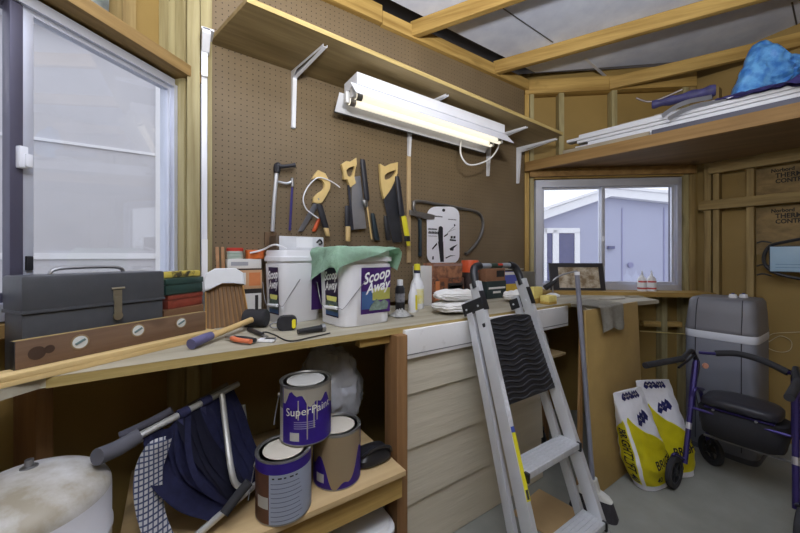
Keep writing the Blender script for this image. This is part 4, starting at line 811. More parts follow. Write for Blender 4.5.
ragm(Vector((c.x-.045, 1.285, BZ+.062)), .125, .075, .048, 'upper folded white rag lying on the bench left of the ladder', 5., -.25)
ragm(Vector((on_z(500, 300, BZ).x+.02, 1.37, BZ+.002)), .09, .06, .06, 'crumpled white rag seen between the ladder rails', 9., .2)
# ================================================================== WINDOW SILL THINGS
zsill = z2b-.0195
a = on_n(551, 287, N2, C2w-.06); b_ = on_n(606, 287, N2, C2w-.06); 
Mp = frame_M((a.x, a.y, zsill), W2); wP = (b_-a).length; hP = .215
Mp = Mp @ Matrix.Rotation(math.radians(-14), 4, 'X')
PF = thing('picture_frame', 'small dark framed picture leaning on the right window', 'picture', (a.x, a.y, zsill))
bfm = mat('black frame', (44, 42, 46), .4, var=.1)
q = MB(Mp); fw_ = .035
q.frame([(0, 0, 0), (wP, 0, 0), (wP, 0, hP), (0, 0, hP)], [(fw_*1.9, 0, fw_*.5), (wP-fw_, 0, fw_*.5), (wP-fw_, 0, hP-fw_*.9), (fw_*1.9, 0, hP-fw_*.9)], (0, .014, 0)); q.build('frame', bfm, PF)
art = mat('beige print', (132, 112, 84), .6, col2=(206, 196, 176), var=0, scale=16, detail=5, ramp=(.4, .62))
MB(Mp).box(fw_*1.9, .006, fw_*.5, wP-fw_, .012, hP-fw_*.9).build('picture', art, PF)
for k, px in enumerate((642, 651.5)):
    c = on_n(px, 287, N2, C2w-.07); c = Vector((c.x, c.y, zsill)); T = thing('squeeze_bottle', ('left white squeeze bottle with red bands on the window sill', 'right white squeeze bottle with red bands on the window sill')[k], 'bottle', c, 'squeeze bottles on the sill')
    r = .030
    MB().lathe(c, [(0, 0), (r, 0), (r, .085), (r*.7, .105), (r*.38, .112), (r*.38, .118), (0, .118)], 24).build('body', white_pl, T); MB().lathe(c, [(0, .118), (r*.42, .118), (.006, .125), (.003, .155), (0, .155)], 16).build('nozzle', white_pl, T)
    MB().lathe(c, [(r*1.012, .016), (r*1.012, .028)], 24).build('red_band', mat('red print', (190, 70, 70), .5), T); MB().lathe(c, [(r*1.012, .066), (r*1.012, .078)], 24, a0=2.6, a1=5.2).build('red_print', MATS['red print'], T)
# gooseneck work lamp in front of the picture
c = onb(548, 296); T = thing('desk_lamp', 'small gooseneck lamp with dark head in front of the framed picture', 'lamp', tuple(c)); dl = (c-CAM).dot(FW)
MB().tube([at_d(553, 292, dl), at_d(553, 281, dl), at_d(562, 275, dl), at_d(577, 271, dl)], .006, 8).build('neck', steel, T)
MB().tube([at_d(545, 288, dl), at_d(551, 284, dl), at_d(556, 281, dl)], lambda t: .022-.010*t, 12).build('shade', black_pl, T)
MB().lathe((at_d(553, 296, dl).x, at_d(553, 296, dl).y, BZ), [(0, 0), (.045, 0), (.045, .010), (.02, .022), (0, .024)], 24).build('base', white_pl, T)
# papers on the far worktop
for k, (px, py, w, d, rz, col, lab) in enumerate(((612, 299, .16, .06, -.3, (176, 170, 160), 'thin flat papers lying on the bench under the right window'), (634, 297, .10, .05, -.5, (150, 140, 116), 'flat tan stick lying on the bench end below the sill bottles'))):
    p = onb(px, py); q = MB(Matrix.Translation(p) @ Matrix.Rotation(rz, 4, 'Z')).obox((0, 0, .004), (w, d, .007), None, .001).build('papers' if k == 0 else 'flat_stick', mat(f'flat paper {k}', col, .7, var=.1)); tag(q, lab, 'papers' if k == 0 else 'stick', loc=tuple(p))
# ================================================================== LEANING PANELS, CLOTH, BROOM
pnm = mat('fibreboard panel', (170, 143, 88), .65, var=.16, scale=3, detail=7)
def panel(x0, x1, yb, yt, h, th, m, nm, lab):
    T = thing(nm, lab, 'board', ((x0+x1)/2, yb, 0)); ang = math.atan2(yt-yb, h)
    Mx = Matrix.Translation((x0, yb, 0)) @ Matrix.Rotation(-ang, 4, 'X'); MB(Mx).box(0, 0, .001, x1-x0, th, h, .001).build('board', m, T); return T
panel(1.80, 2.425, .885, .925, .965, .012, pnm, 'fibreboard_panel', 'large tan fibreboard sheet leaning upright at the end of the workbench')
panel(1.795, 2.2, .945, .955, .93, .014, wood('dark sheet', (128, 96, 60), (158, 124, 82), 'Z'), 'plywood_sheet', 'darker sheet standing behind the tan fibreboard, only its left edge showing') if False else None
MB().box(1.748, .935, .001, 1.80, .947, .955, .001); 
o = MB().prism([(1.755, .94, .001), (1.80, .94, .001), (1.80, .94, .93), (1.785, .94, .93)], (0, .012, 0)).build('board_strip', wood('strip dark', (132, 100, 62), (160, 126, 84), 'Z')); tag(o, 'narrow dark board standing at the left edge of the tan fibreboard', 'board', loc=(1.78, .94, .001))
cl = mat('grey cloth', (172, 168, 156), .95, var=.12, scale=60, bump=.5)
cx0 = on_y(597, 310, .92).x; cx1 = on_y(621, 310, .915).x
def cloth(u, v):
    x = cx0+(cx1-cx0)*u; L = .34*v; top = .21
    f = .008*math.sin(u*14)+.006*fbm((u*5, v*5, 4))
    if L < top: return Vector((x+.03*(1-v)-.02, .918+(top-L)*.98-.006, .976+abs(f)*.5))
    k = L-top; dr = k*(1+.10*math.sin(u*9+1.2)); return Vector((x+.004*math.sin(v*9), .9085-.006+f*min(1, k*12)-.010*min(1, k*8)-.03*k, .976-dr+0))
q = MB().grid(cloth, 30, 40, .002).build('rag_cloth', cl, ang=70); tag(q, 'grey cloth hanging over the top edge of the tan fibreboard', 'cloth', loc=(cx0, .918, .976))
b0 = on_z(591, 500, .05); T = thing('broom', 'broom with long silver handle leaning at the bench end, bristles on the floor', 'broom', (b0.x, b0.y, 0))
pt = on_y(577, 273, .915); pbm = Vector((b0.x, b0.y-.01, .12))
MB().cyl(pbm, pt, .0115, n=14).build('handle', mat('broom handle', (150, 153, 170), .35, .5), T); MB().cyl(pt-(pt-pbm).normalized()*.01, pt+(pt-pbm).normalized()*.006, .0125, n=14).build('end_cap', white_pl, T)
bd_ = (RT*.75-FW*.65).normalized(); Mb = frame_M((b0.x, b0.y-.01, 0), bd_)
MB(Mb).loft([[(x*sx, y*.025, z) for x, y in sup(1, 1, 4, 28)] for sx, z in ((.08, .075), (.083, .08), (.07, .095), (.03, .11), (.016, .16))]).build('head', mat('white broom head', (206, 206, 200), .5), T)
MB(Mb).loft([[(x*sx, y*d_, z) for x, y in sup(1, 1, 4, 28)] for sx, d_, z in ((.105, .045, .001), (.095, .036, .035), (.081, .026, .079))]).build('bristles', mat('dark bristles', (48, 46, 50), .9, var=.4, scale=40, st=(1, 1, .05), bump=.8), T)
# ================================================================== LADDER
T = thing('step_ladder', 'folded aluminium step ladder with black tread leaning on the workbench', 'ladder', (1.25, .75, 0))
def ly(z): return .612+.415*z
def lcx(z): return 1.215+.082*z
def lhw(z): return .197-.041*z
def lp(side, z, off=0., dx=0.): return Vector((lcx(z)+side*(lhw(z)+dx), ly(z)+off, z))
ralu = mat('ribbed aluminium', (206, 208, 212), .38, .45, var=.08, scale=60, st=(1, .02, .02))
for sd in (-1, 1):
    a = lp(sd, .012, 0, .013); b_ = lp(sd, 1.13, 0, .013)
    q = MB(); q.bar(a, b_, .024, .055, (sd*1., 0, 0) if False else (0, -1, .41), .002)
    d_ = (b_-a).normalized()
    fr_ = q.build('front_rail', ralu, T)
    q = MB(); q.bar(a+Vector((0, -.0285, -.0118)), b_+Vector((0, -.0285, -.0118)), .004, .003, (0, -1, .41)); q.build('rail_ridge', alu, fr_)
    a2 = lp(sd, .012, .085, .016); b2 = lp(sd, 1.045, .068, .012); MB().bar(a2, b2, .02, .038, (0, -1, .41), .002).build('rear_leg', alu, T)
    for (p, nm) in ((a, 'foot'), (a2, 'foot')): MB().obox(p+Vector((0, 0, .008)), (.034, .06 if p is a else .045, .038), None, .005).build(nm, black_rb, T)
    z = 1.05; c = lp(sd, z, -.026, .013)
    Ml = frame_M(lp(sd, z, 0, .013), (1, 0, 0), (0, .41, 1))
    q = MB(Ml); q.box(-.015, -.031, -.045, .015, -.026, .04, .002); q.box(-.0165 if sd < 0 else .0125, -.03, -.045, -.0125 if sd < 0 else .0165, .10, .012, .002); q.box(-.016, .045, -.045, .016, .10, .006, .004); q.build('hinge_bracket', black_pl, T)
    for dy, dz in ((-.0, -.02), (.075, -.02)):
        MB(Ml).cyl((-.019*1, dy, dz), (.019, dy, dz), .005, n=10).build('rivet', alu, T)
for z in (.20, .46):
    a = lp(-1, z, 0, 0); b_ = lp(1, z, 0, 0); w = b_.x-a.x
    S_ = MB().box(a.x, a.y-.045, z-.026, b_.x, a.y+.045, z, .003).build('step', ralu, T)
    for k in range(5): MB().box(a.x+.012, a.y-.038+k*.017, z, b_.x-.012, a.y-.030+k*.017, z+.0022).build('tread_rib', alu, S_)
    for p in (a, b_): MB().box(p.x-.006, p.y-.05, z-.034, p.x+.006, p.y-.03, z+.001, .002).build('step_cap', black_pl, S_)
# folded platform with wavy tread, lying in the plane of the rails
Mq = frame_M(lp(0, .66, -.018), (1, 0, 0), (.078, .415, 1)); hwp = lhw(.8)-.004; HP = .33
PLT = MB(Mq).box(-hwp, 0, 0, hwp, .018, HP, .003).build('platform', black_pl, T)
for k in range(15):
    z = .012+k*(HP-.024)/14; q = MB(Mq); q.tube([(-hwp+.006+(2*hwp-.012)*i/24, -.001, z+.0065*math.sin(i*.56+.6)) for i in range(25)], .0045, 6, smooth=False); q.build('tread_wave', black_rb, PLT)
q = MB(Mq); q.loft([[(-hwp+(2*hwp)*i/16, -.002 if j == 0 else .016, HP+(.0 if j2 == 0 else .016*math.sin(math.pi*i/16)**.5)) for j2, j, i in [(0, 0, i)]+[(1, 0, i)]+[(1, 1, i)]+[(0, 1, i)]] for i in range(17)]); q.build('platform_lip', black_pl, PLT)
zt_ = 1.13; tp = [lp(-1, zt_-.02, 0, .013), lp(-1, zt_+.045, 0, .010), lp(-1, zt_+.075, 0, -.025), lp(1, zt_+.075, 0, -.025), lp(1, zt_+.045, 0, .010), lp(1, zt_-.02, 0, .013)]
HB = MB().tube([lp(-1, zt_+.073, 0, -.035), lp(1, zt_+.073, 0, -.035)], .0125, 12, smooth=False).build('handle_bar', mat('grey grip', (128, 132, 138), .5), T)
for sd in (-1, 1): MB().tube([lp(sd, zt_-.025, 0, .013), lp(sd, zt_+.03, 0, .012), lp(sd, zt_+.065, 0, -.004), lp(sd, zt_+.074, 0, -.04)], .0185, 12).build('corner', black_pl, T)
MB().tube([lp(-1, zt_+.073, -.0, -.11), lp(-1, zt_+.073, 0, -.19)], .0132, 12, smooth=False).build('dark_grip', mat('green black grip', (44, 60, 52), .5), HB); MB().obox(lp(0, zt_+.078, -.010)+Vector((.025, 0, 0)), (.035, .012, .010), None, .002).build('red_badge', mat('red badge', (200, 62, 48), .5), HB)
zz1 = Vector((.121, .415, 1)).normalized(); xx1 = (Vector((1, 0, 0))-zz1*zz1.x).normalized(); Ms = frame_M(lp(-1, .60, -.0305, .013), xx1, zz1)
LBL = MB(Ms).box(-.009, -.0008, -.24, .009, .002, -.02).build('warning_label', mat('yellow warning label', (214, 206, 40), .5, var=.08), T, 'yellow warning label')
MB(Ms).box(-.009, -.0012, -.02, .009, .002, .0).build('blue_header', mat('blue sticker', (58, 78, 160), .5), LBL); MB(Ms).box(-.006, -.0013, -.235, .006, .002, -.205).build('warning_sign', dark, LBL)
MB(Ms).box(-.009, -.0008, .01, .009, .002, .17).build('instruction_label', mat('silver label', (206, 208, 212), .5, var=.12, scale=90), T)
# ================================================================== LOWER SHELF: CANS, BAG
SZ = .4505
cream = mat('cream paint', (200, 193, 178), .4, var=.03); tan = mat('tan paint', (192, 170, 136), .45, var=.04); pv = mat('purple can label', (72, 46, 164), .4, var=.12, scale=20); metal_l = mat('tin lid metal', (168, 168, 166), .3, .85, var=.12, scale=18)
def can(c, lab, wrap, rimz=None, R=.084, H=.19, lidm=None, a0=0):
    T = thing('paint_can', lab, 'paint can', c, 'gallon paint cans on the lower shelf'); c = Vector(c)
    MB().lathe(c, [(0, .004), (R-.004, .004), (R-.001, 0), (R+.001, .002), (R, .006), (R, H-.006), (R+.002, H-.004), (R+.002, H), (R-.004, H), (R-.006, H-.004), (0, H-.004)], 48).build('body', metal_l, T)
    MB().lathe(c, [(0, H-.004), (R-.010, H-.004), (R-.011, H-.008), (R-.020, H-.008), (R-.021, H-.003), (0, H-.003)], 48).build('lid', lidm or metal_l, T)
    wrap(T, c, R, H)
    v = -RT; d_ = Vector((v.x, v.y, 0)).normalized()
    e0 = c+d_*(R+.002)+UP*H*.70
    MB().cyl(e0-d_*.003, e0+d_*.008, .008, n=14).build('ear', steel, T)
    MB().tube([e0+d_*.006, e0+d_*.012-UP*.03, e0+d_*.008-UP*.055-FW*.03, e0+d_*.004-UP*.075-FW*.055], .002, 6).build('bail', steel, T)
    return T
TOC = None
def patch_c(T, c, R, a0, a1, z0, z1, m, nm, off=.0006, wav=None, par=None, n=28):
    u0 = (-Vector((c.x, c.y, 0))).normalized(); w0 = UP.cross(u0)
    def fn(u, v):
        a = a0+(a1-a0)*u; lo = z0; hi = z1
        if wav: lo, hi = wav(a, z0, z1)
        return c+(u0*math.cos(a)+w0*math.sin(a))*(R+off)+UP*(lo+(hi-lo)*v)
    return MB().grid(fn, n, 4, .0006).build(nm, m, par or T)
def txt_c(T, c, R, body, size, a, z, m, par, off=.0018, sx=1., rise=0.):
    u0 = (-Vector((c.x, c.y, 0))).normalized(); w0 = UP.cross(u0)
    def fn(x, y): t = a+x/R; return c+(u0*math.cos(t)+w0*math.sin(t))*(R+off)+UP*(z+y+x*rise)
    MB().text(body, size, fn, sx=sx).build('lettering', m, par)
# (angles: 0 faces the camera, positive turns to the right as seen)
def wrap1(T, c, R, H):
    patch_c(T, c, R, -1.9, 2.6, H*.80, H*.965, pv, 'purple_band')
    patch_c(T, c, R, -1.9, -.52, .006, H*.80, mat('brown label', (122, 82, 62), .5, var=.15), 'brown_label'); patch_c(T, c, R, -1.05, -.55, .05, .085, lbw, 'barcode', .0012)
    L = patch_c(T, c, R, -.52, 1.7, .006, H*.80, mat('pale blue label', (196, 204, 222), .5, var=.03), 'text_label')
    gp = mat('small grey print', (128, 136, 160), .6)
    for k in range(9): patch_c(T, c, R, -.45, .55+.12*((k*3) % 4)/3, H*.08+k*H*.072, H*.08+k*H*.072+.0022, gp, 'print_line', .0012, par=L, n=10)
    for k in range(5): patch_c(T, c, R, -.40+k*.2, -.32+k*.2+.05*(k % 2), H*.735, H*.757, dark, 'heading', .0013, par=L, n=4)
def wrap2(T, c, R, H):
    L = patch_c(T, c, R, -1.9, 2.6, .006, H*.95, pv, 'label')
    def drip(a, z0, z1): return (H*(.30-.42*math.exp(-((a-.15)/.42)**2)*.7+.12*math.sin(a*7)+.25*min(1, max(0, abs(a-.1)-.35)*1.6)), H*.955)
    patch_c(T, c, R, -1.2, 1.25, 0, 0, tan, 'tan_paint_run', .0012, lambda a, z0, z1: (max(.004, drip(a, 0, 0)[0]), H*.955), par=L)
    patch_c(T, c, R, -.95, -.55, .025, .055, lbw, 'small_print', .0013, par=L, n=6)
def wrap3(T, c, R, H):
    L = patch_c(T, c, R, -1.0, 2.6, .006, H*.95, pv, 'label'); patch_c(T, c, R, -1.35, -1.0, .006, H*.6, lbw, 'side_panel')
    patch_c(T, c, R, -.95, 1.9, 0, 0, cream, 'cream_paint_run', .0012, lambda a, z0, z1: (H*(.80-.10*math.sin(a*5+.6)-.14*max(0, a-.1)-.05*math.sin(a*13)), H*.955), par=L)
    for a, zl in ((-.28, .45), (.05, .12), (.30, .30), (.42, .42)): patch_c(T, c, R, a-.022, a+.022, H*zl, H*.78, cream, 'paint_drip', .0016, par=L, n=4)
    txt_c(T, c, R, 'SuperPaint', .036, .12, H*.60, lbw, L, .0017, 1., .1)
    lv = mat('lavender print', (176, 168, 214), .5); 
    for k in range(4): patch_c(T, c, R, -.45, .35, H*(.30+.035*k), H*(.315+.035*k), lv, 'print_line', .0012, par=L, n=8)
    patch_c(T, c, R, -.62, -.25, .018, .045, lbw, 'small_print', .0013, par=L, n=6)
cA_ = on_z(285, 500, .50); c1 = Vector((.300, 1.105, SZ)); c2 = Vector((.502, 1.150, SZ)); c3 = Vector((.385, 1.145, SZ+.1905))
can(tuple(c1), 'paint can with pale blue text label, front left on the lower shelf', wrap1, lidm=cream)
can(tuple(c2), 'paint can with tan paint run down its purple label, right on the lower shelf', wrap2, lidm=cream)
can(tuple(c3), 'paint can with cream drips on purple label, stacked on two others', wrap3, lidm=mat('pale can lid', (196, 195, 190), .45, .2))
pb = bpy.data.materials.new('clear poly bag'); pb.use_nodes = True; n_ = pb.node_tree.nodes['Principled BSDF']; n_.inputs['Base Color'].default_value = (.55, .57, .62, 1); n_.inputs['Roughness'].default_value = .25; n_.inputs['Alpha'].default_value = .55
bagc = Vector((.585, 1.42, SZ+.215))
def bfn(p): return .16*fbm((p.x*1.7+2, p.y*1.7, p.z*1.7))+.12*abs(fbm((p.x*4, p.y*4+3, p.z*4)))+.06*fbm((p.x*11, p.y*11, p.z*11))
q = MB().blob(bagc, (.13, .16, .185), bfn, 5).build('plastic_bag', pb, ang=60); tag(q, 'large crumpled clear plastic bag on the lower shelf behind the cans', 'bag', loc=tuple(bagc-UP*.2))
q = MB().blob(bagc+Vector((0, 0, -.02)), (.08, .10, .09), bfn, 3).build('white_bundle', mat('white bundle', (196, 200, 210), .8, var=.1)); tag(q, 'pale bundle inside the clear plastic bag', 'bundle', loc=tuple(bagc-UP*.1))
bgm = mat('black vinyl', (34, 34, 38), .35, var=.2); c = Vector((.652, 1.16, SZ))
T = thing('black_pouch', 'black vinyl pouch with strap on the lower shelf by the bench leg', 'pouch', tuple(c))
MB().loft([[(c.x+x, c.y+y, SZ+z) for x, y in sup(.075*k, .05*k, 3, 28)] for k, z in ((.8, .001), (1, .012), (1, .03), (.75, .05), (.3, .056))]).build('body', bgm, T)
MB().tube([c+Vector((-.06, -.03, .045)), c+Vector((-.01, -.05, .075)), c+Vector((.05, -.045, .06)), c+Vector((.07, -.03, .03))], .006, 8).build('strap', bgm, T)
t_c = Vector((.56, 1.25, 0)); T = thing('storage_tote', 'white lidded plastic tote on the floor under the lower shelf', 'tote', tuple(t_c))
MB().loft([[(t_c.x+x, t_c.y+y, z) for x, y in sup(.16*k, .17*k, 6, 36)] for k, z in ((.88, .001), (1, .19))]).build('body', mat('translucent tote', (186, 190, 196), .4), T); MB().loft([[(t_c.x+x, t_c.y+y, z) for x, y in sup(.17*k, .18*k, 6, 36)] for k, z in ((1, .19), (1, .207), (.94, .212), (.9, .225), (.3, .232))]).build('lid', white_pl, T)
# ================================================================== TANK
tk = Vector((-.275, 1.118, 0)); T = thing('pressure_tank', 'white domed water pressure tank under the left end of the bench', 'tank', tuple(tk)); R = .152; zr = .680
tm = mat('white tank enamel', (214, 214, 220), .35, var=.03); dirt = mat('dusty white enamel', (200, 199, 198), .5, col2=(150, 142, 124), var=0, scale=7, detail=7, ramp=(.38, .62))
dome = [(R*math.cos(t), zr+.075*math.sin(t)) for t in [i*math.pi/2/14 for i in range(15)]]
MB().lathe(tk, [(0, .02), (R*.8, .02), (R, .06)]+[(R, .30), (R+.003, .305), (R+.003, .315), (R, .32), (R, zr-.11), (R+.003, zr-.105), (R+.003, zr-.095), (R, zr-.09), (R, zr)], 64).build('shell', tm, T)
MB().lathe(tk, [(r, z) for r, z in dome[:-1]]+[(0, zr+.075)], 64).build('dome', dirt, T)
MB().lathe(tk, [(R*.55, 0), (R*.6, .0), (R*.6, .03), (R*.5, .03)], 40).build('base_ring', black_pl, T)
vt = tk+Vector((.0, .03, zr+.072)); MB().lathe(vt, [(0, -.01), (.016, -.01), (.016, .004), (.008, .006), (.008, .02), (0, .021)], 16).build('valve', steel, T)
# ================================================================== FOLDED CAMP CHAIR
T = thing('camp_chair', 'folded camp chair with navy fabric and plaid edge on the lower shelf', 'chair', tuple(at_d(190, 480, 1.08)))
tb = mat('pale aluminium tube', (196, 196, 192), .35, .6); navy = mat('navy cloth', (40, 42, 78), .85, var=.2, scale=40, bump=.2)
A0 = at_d(118, 447, .88); A1 = at_d(238, 384, 1.22); B0 = at_d(196, 536, .93); B1 = at_d(272, 470, 1.17)
MB().tube([A0, A0.lerp(A1, .5), A1], .010, 10).build('upper_tube', tb, T); MB().tube([B0, B0.lerp(B1, .5), B1], .010, 10).build('lower_tube', tb, T)
MB().tube([at_d(97, 457, .83), at_d(118, 448, .88), at_d(140, 435, .92)], .020, 14).build('foam_grip', mat('grey foam', (86, 86, 94), .9, var=.1), T)
MB().tube([at_d(224, 514, .96), at_d(235, 499, .985), at_d(249, 482, 1.01)], .014, 12).build('foam_grip', black_rb, T)
MB().tube([at_d(222, 394, 1.13), at_d(226, 430, 1.09), at_d(233, 478, 1.03), at_d(243, 488, 1.06)], .009, 10).build('leg_tube', tb, T)
MB().tube([at_d(243, 405, 1.24), at_d(247, 440, 1.23), at_d(250, 470, 1.22)], .008, 10).build('leg_tube', tb, T)
MB().tube([at_d(168, 418, 1.20), at_d(200, 400, 1.25), at_d(228, 384, 1.30)], .009, 10).build('rear_tube', mat('dull tube', (120, 112, 100), .4, .5), T)
MB().tube([at_d(120, 436, .98), at_d(150, 422, 1.02), at_d(172, 410, 1.05)], .012, 10).build('arm_pad', mat('grey pad', (90, 90, 104), .8), T)
def sheet(u0, u1, bulge, m, nm, seed, sag=0., ph=0.):
    def fn(u, v):
        s_ = u0+(u1-u0)*u; a = A0.lerp(A1, s_)-UP*.008; b_ = B0.lerp(B1, min(1, s_*1.0)); p = a.lerp(b_, v)
        w = math.sin(math.pi*min(1, v*1.02)); return p-FW*(bulge*w*(.6+.4*math.sin(u*6.3*1.5+ph)))-FW*(.012*math.sin(u*22+v*4+seed)*w)-UP*(.02*fbm((u*3, v*3, seed)))-RT*(sag*w)
    return MB().grid(fn, 36, 26, .004).build(nm, m, T, ang=80)
sheet(.60, .95, .006, navy, 'seat_fabric', 1); sheet(.16, .52, .045, navy, 'back_fabric', 4, .03, 1.); sheet(.40, .66, .03, mat('dark navy lining', (30, 31, 52), .9, var=.2), 'lining', 8, .0, 2.)
MB().grid(lambda u, v: (A0.lerp(A1, .50+.05*u)-UP*.012).lerp(B0.lerp(B1, .42+.06*u), v)-FW*(.075*math.sin(math.pi*v)+.012), 4, 20, .004).build('webbing_band', navy, T)
pm = bpy.data.materials.new('blue plaid'); pm.use_nodes = True; nt = pm.node_tree; bb = nt.nodes['Principled BSDF']; bb.inputs['Roughness'].default_value = .9
tc = nt.nodes.new('ShaderNodeTexCoord'); 
def wv(dr, sc):
    w = nt.nodes.new('ShaderNodeTexWave'); w.wave_type = 'BANDS'; w.bands_direction = dr; w.inputs['Scale'].default_value = sc; nt.links.new(tc.outputs['Object'], w.inputs[0]); return w.outputs['Fac']
m_ = nt.nodes.new('ShaderNodeMath'); m_.operation = 'MAXIMUM'; nt.links.new(wv('Z', 24), m_.inputs[0]); nt.links.new(wv('X', 30), m_.inputs[1]); r_ = nt.nodes.new('ShaderNodeValToRGB'); r_.color_ramp.elements[0].color = (*lin((214, 214, 216)), 1); r_.color_ramp.elements[1].color = (*lin((70, 80, 116)), 1); r_.color_ramp.elements[0].position = .62; r_.color_ramp.elements[1].position = .95
m2 = nt.nodes.new('ShaderNodeMath'); m2.operation = 'MULTIPLY'; m2.inputs[1].default_value = 1.0; nt.links.new(m_.outputs[0], m2.inputs[0]); nt.links.new(m2.outputs[0], r_.inputs[0]); nt.links.new(r_.outputs[0], bb.inputs['Base Color'])
pq = [at_d(*p) for p in ((166, 436, .95), (150, 442, .92), (138, 460, .90), (133, 485, .88), (136, 515, .87), (146, 548, .86))]; pr_ = [at_d(*p) for p in ((172, 438, .955), (168, 452, .945), (163, 470, .935), (163, 495, .925), (168, 520, .915), (182, 550, .905))]
P1 = smooth_path(pq, 6); P2 = smooth_path(pr_, 6)
MB().grid(lambda u, v: P1[int(round(u*(len(P1)-1)))].lerp(P2[int(round(u*(len(P2)-1)))], v)-FW*(.012*math.sin(math.pi*v)), len(P1)-1, 8, .006).build('plaid_edge', pm, T)
for s_ in (.46, .66): 
    p = A0.lerp(A1, s_); dA = (A1-A0).normalized(); MB().tube([p-dA*.016, p, p+dA*.016], .0145, 12).build('strap_loop', navy, T)
    MB().bar(p-UP*.01-FW*.014, p-UP*.10-FW*.03+RT*.02, .014, .004, (0, 1, 0)).build('strap', navy, T)
# ================================================================== SALT BAGS
bag_w = mat('white woven bag', (220, 221, 228), .5, var=.05, scale=16, bump=.6); bag_y = mat('yellow bag print', (238, 228, 40), .5, var=.06, scale=16, bump=.6); navy_p = mat('navy print', (50, 54, 120), .5, var=.1)
def salt_bag(px_b, py_b, px_t, py_t, dt, a, lab, w=.128, d=.075, side=True):
    b0 = on_z(px_b, py_b, 0); b0.z = .004; tp = at_d(px_t, py_t, dt)
    T = thing('salt_bag', lab, 'bag', tuple(b0), 'yellow and white salt bags'); n = -FW*math.cos(a)+RT*math.sin(a); wd_ = RT*math.cos(a)+FW*math.sin(a)
    Hh = (tp-b0).length; ax = (tp-b0)/Hh
    def wv_(v): return w*(.80+.24*min(1, v*5) if v < .2 else 1.04-.10*(v-.2)/.8)
    def dv(v): return d*(.75+.4*min(1, v/.25)) if v < .25 else max(.008, d*1.15*(1-((v-.25)/.75)**1.7))
    def P(an, v, k=1.0, off=0.):
        c_, s_ = math.cos(an), math.sin(an); ex = 2/2.6
        x = wv_(v)*math.copysign(abs(c_)**ex, c_); y = dv(v)*math.copysign(abs(s_)**ex, s_)
        wr = 1+.06*fbm((x*16, y*16, v*7+a))+.022*math.sin(v*40+x*30)+.05*v*v*math.sin(an*7)
        p = b0+ax*(Hh*v)+wd_*x*wr+n*y*wr; o = (wd_*x/wv_(v)**2+n*y/dv(v)**2).normalized(); p = p+o*off; p.z = max(p.z, .002); return p
    m = 64
    MB().loft([[P(2*math.pi*i/m, v) for i in range(m)] for v in [0, .015, .04, .08]+[.12+.88*k/26 for k in range(27)]]).build('sack', bag_w, T, ang=70)
    A_, B_ = math.pi*.50-1.05, math.pi*.50+1.0
    def fr(an, v0, v1, m_, nm, off, par, a0, a1, cut=None, nx=26, ny=22):
        def fn(u, v):
            an = a1+(a0-a1)*u; hi = v1 if cut is None else cut(u); return P(an, v0+(hi-v0)*v, 1, off)
        return MB().grid(fn, nx, ny, .0008).build(nm, m_, par or T, ang=70)
    Y = fr(0, .06, .6, bag_y, 'yellow_front', .0015, None, A_, B_, lambda u: .78-.42*abs(u-.10)**.8)
    if side: Ys = fr(0, .06, .6, bag_y, 'yellow_side', .0015, None, B_+.22, math.pi*.5+2.0, lambda u: .62+.12*u)
    # curved-text mapping on the front: x to the right, y up in metres
    def tf(x, y, vc): 
        v = vc+y/Hh; q = max(-.97, min(.97, x/wv_(v))); c_ = math.copysign(abs(q)**1.3, q); return P(math.acos(c_), v, 1, .0035)
    t = MB(); t.text('BRIGHT', .062, lambda x, y: tf(x+.045, y+x*.12, .30), sx=.82, bold=.0012); t.build('lettering', dark, Y)
    t = MB(); t.text('40', .042, lambda x, y: tf(x-.02, y, .115), bold=.001); t.build('lettering', dark, Y)
    if side:
        t = MB(); t.text('BRIGHTLIFT 40', .052, lambda x, y: P(B_+.52-y/.085*.85, .36-x/Hh, 1, .0035), sx=.86, bold=.0012); t.build('side_lettering', dark, Ys)
    for (cx_, vc, rx, ry, nm) in ((.0, .74, .045, .022, 'emblem'), (-.03, .955, .040, .016, 'top_emblem'), (.035, .955, .025, .016, 'top_emblem')):
        q = MB(); q.grid(lambda u, v: tf(cx_+rx*(2*u-1)*(1-.15*(2*v-1)), ry*(2*v-1)*(1-.35*math.cos(u*19))+(.012*(2*u-1) if vc < .9 else 0), vc), 12, 6, .0006); E_ = q.build(nm, navy_p, T)
        q = MB(); q.grid(lambda u, v: tf(cx_+rx*.7*(2*u-1), .004*(2*v-1)+.005*math.sin(u*17)+(.012*(2*u-1)*.7 if vc < .9 else 0), vc), 14, 2, .0016); q.build('emblem_stripe', lbw, E_)
    return T
salt_bag(677, 473, 652, 380, 2.04, .10, 'salt bag standing behind, nearer the walker wheel', .115, .062, False)
salt_bag(651, 483, 627, 390, 1.87, .42, 'front salt bag with dark lettering leaning against the fibreboard')
# ================================================================== WATER SOFTENER
T = thing('water_softener', 'grey cabinet water softener with a pale band standing at the right wall', 'water softener', (3.05, .65, 0))
gw = mat('grey softener plastic', (112, 115, 126), .45, var=.03); gd_ = mat('grey softener lid', (116, 116, 122), .45, var=.03); gband = mat('pale band', (206, 210, 220), .45, var=.02)
cxs, cys, hwx, hwy = 3.045, .648, .19, .175
def sec(k, z, dx=0., ky=1.): return [(cxs+dx+x, cys+y, z) for x, y in sup(hwx*k, hwy*k*ky, 7, 56)]
MB().loft([sec(.96, .001), sec(1, .015), sec(1, .715), sec(.985, .72)]).build('cabinet', gw, T)
MB().loft([sec(1.005, .72), sec(1.012, .725), sec(1.012, .762), sec(1.0, .767)]).build('band', gband, T)
MB().loft([sec(1.0, .767), sec(1.015, .772), sec(1.0, .79), sec(.97, .88, .01), sec(.93, .955, .018), sec(.86, .975, .02), sec(.6, .98, .02)]).build('lid', gd_, T, ang=50)
xf = cxs-hwx
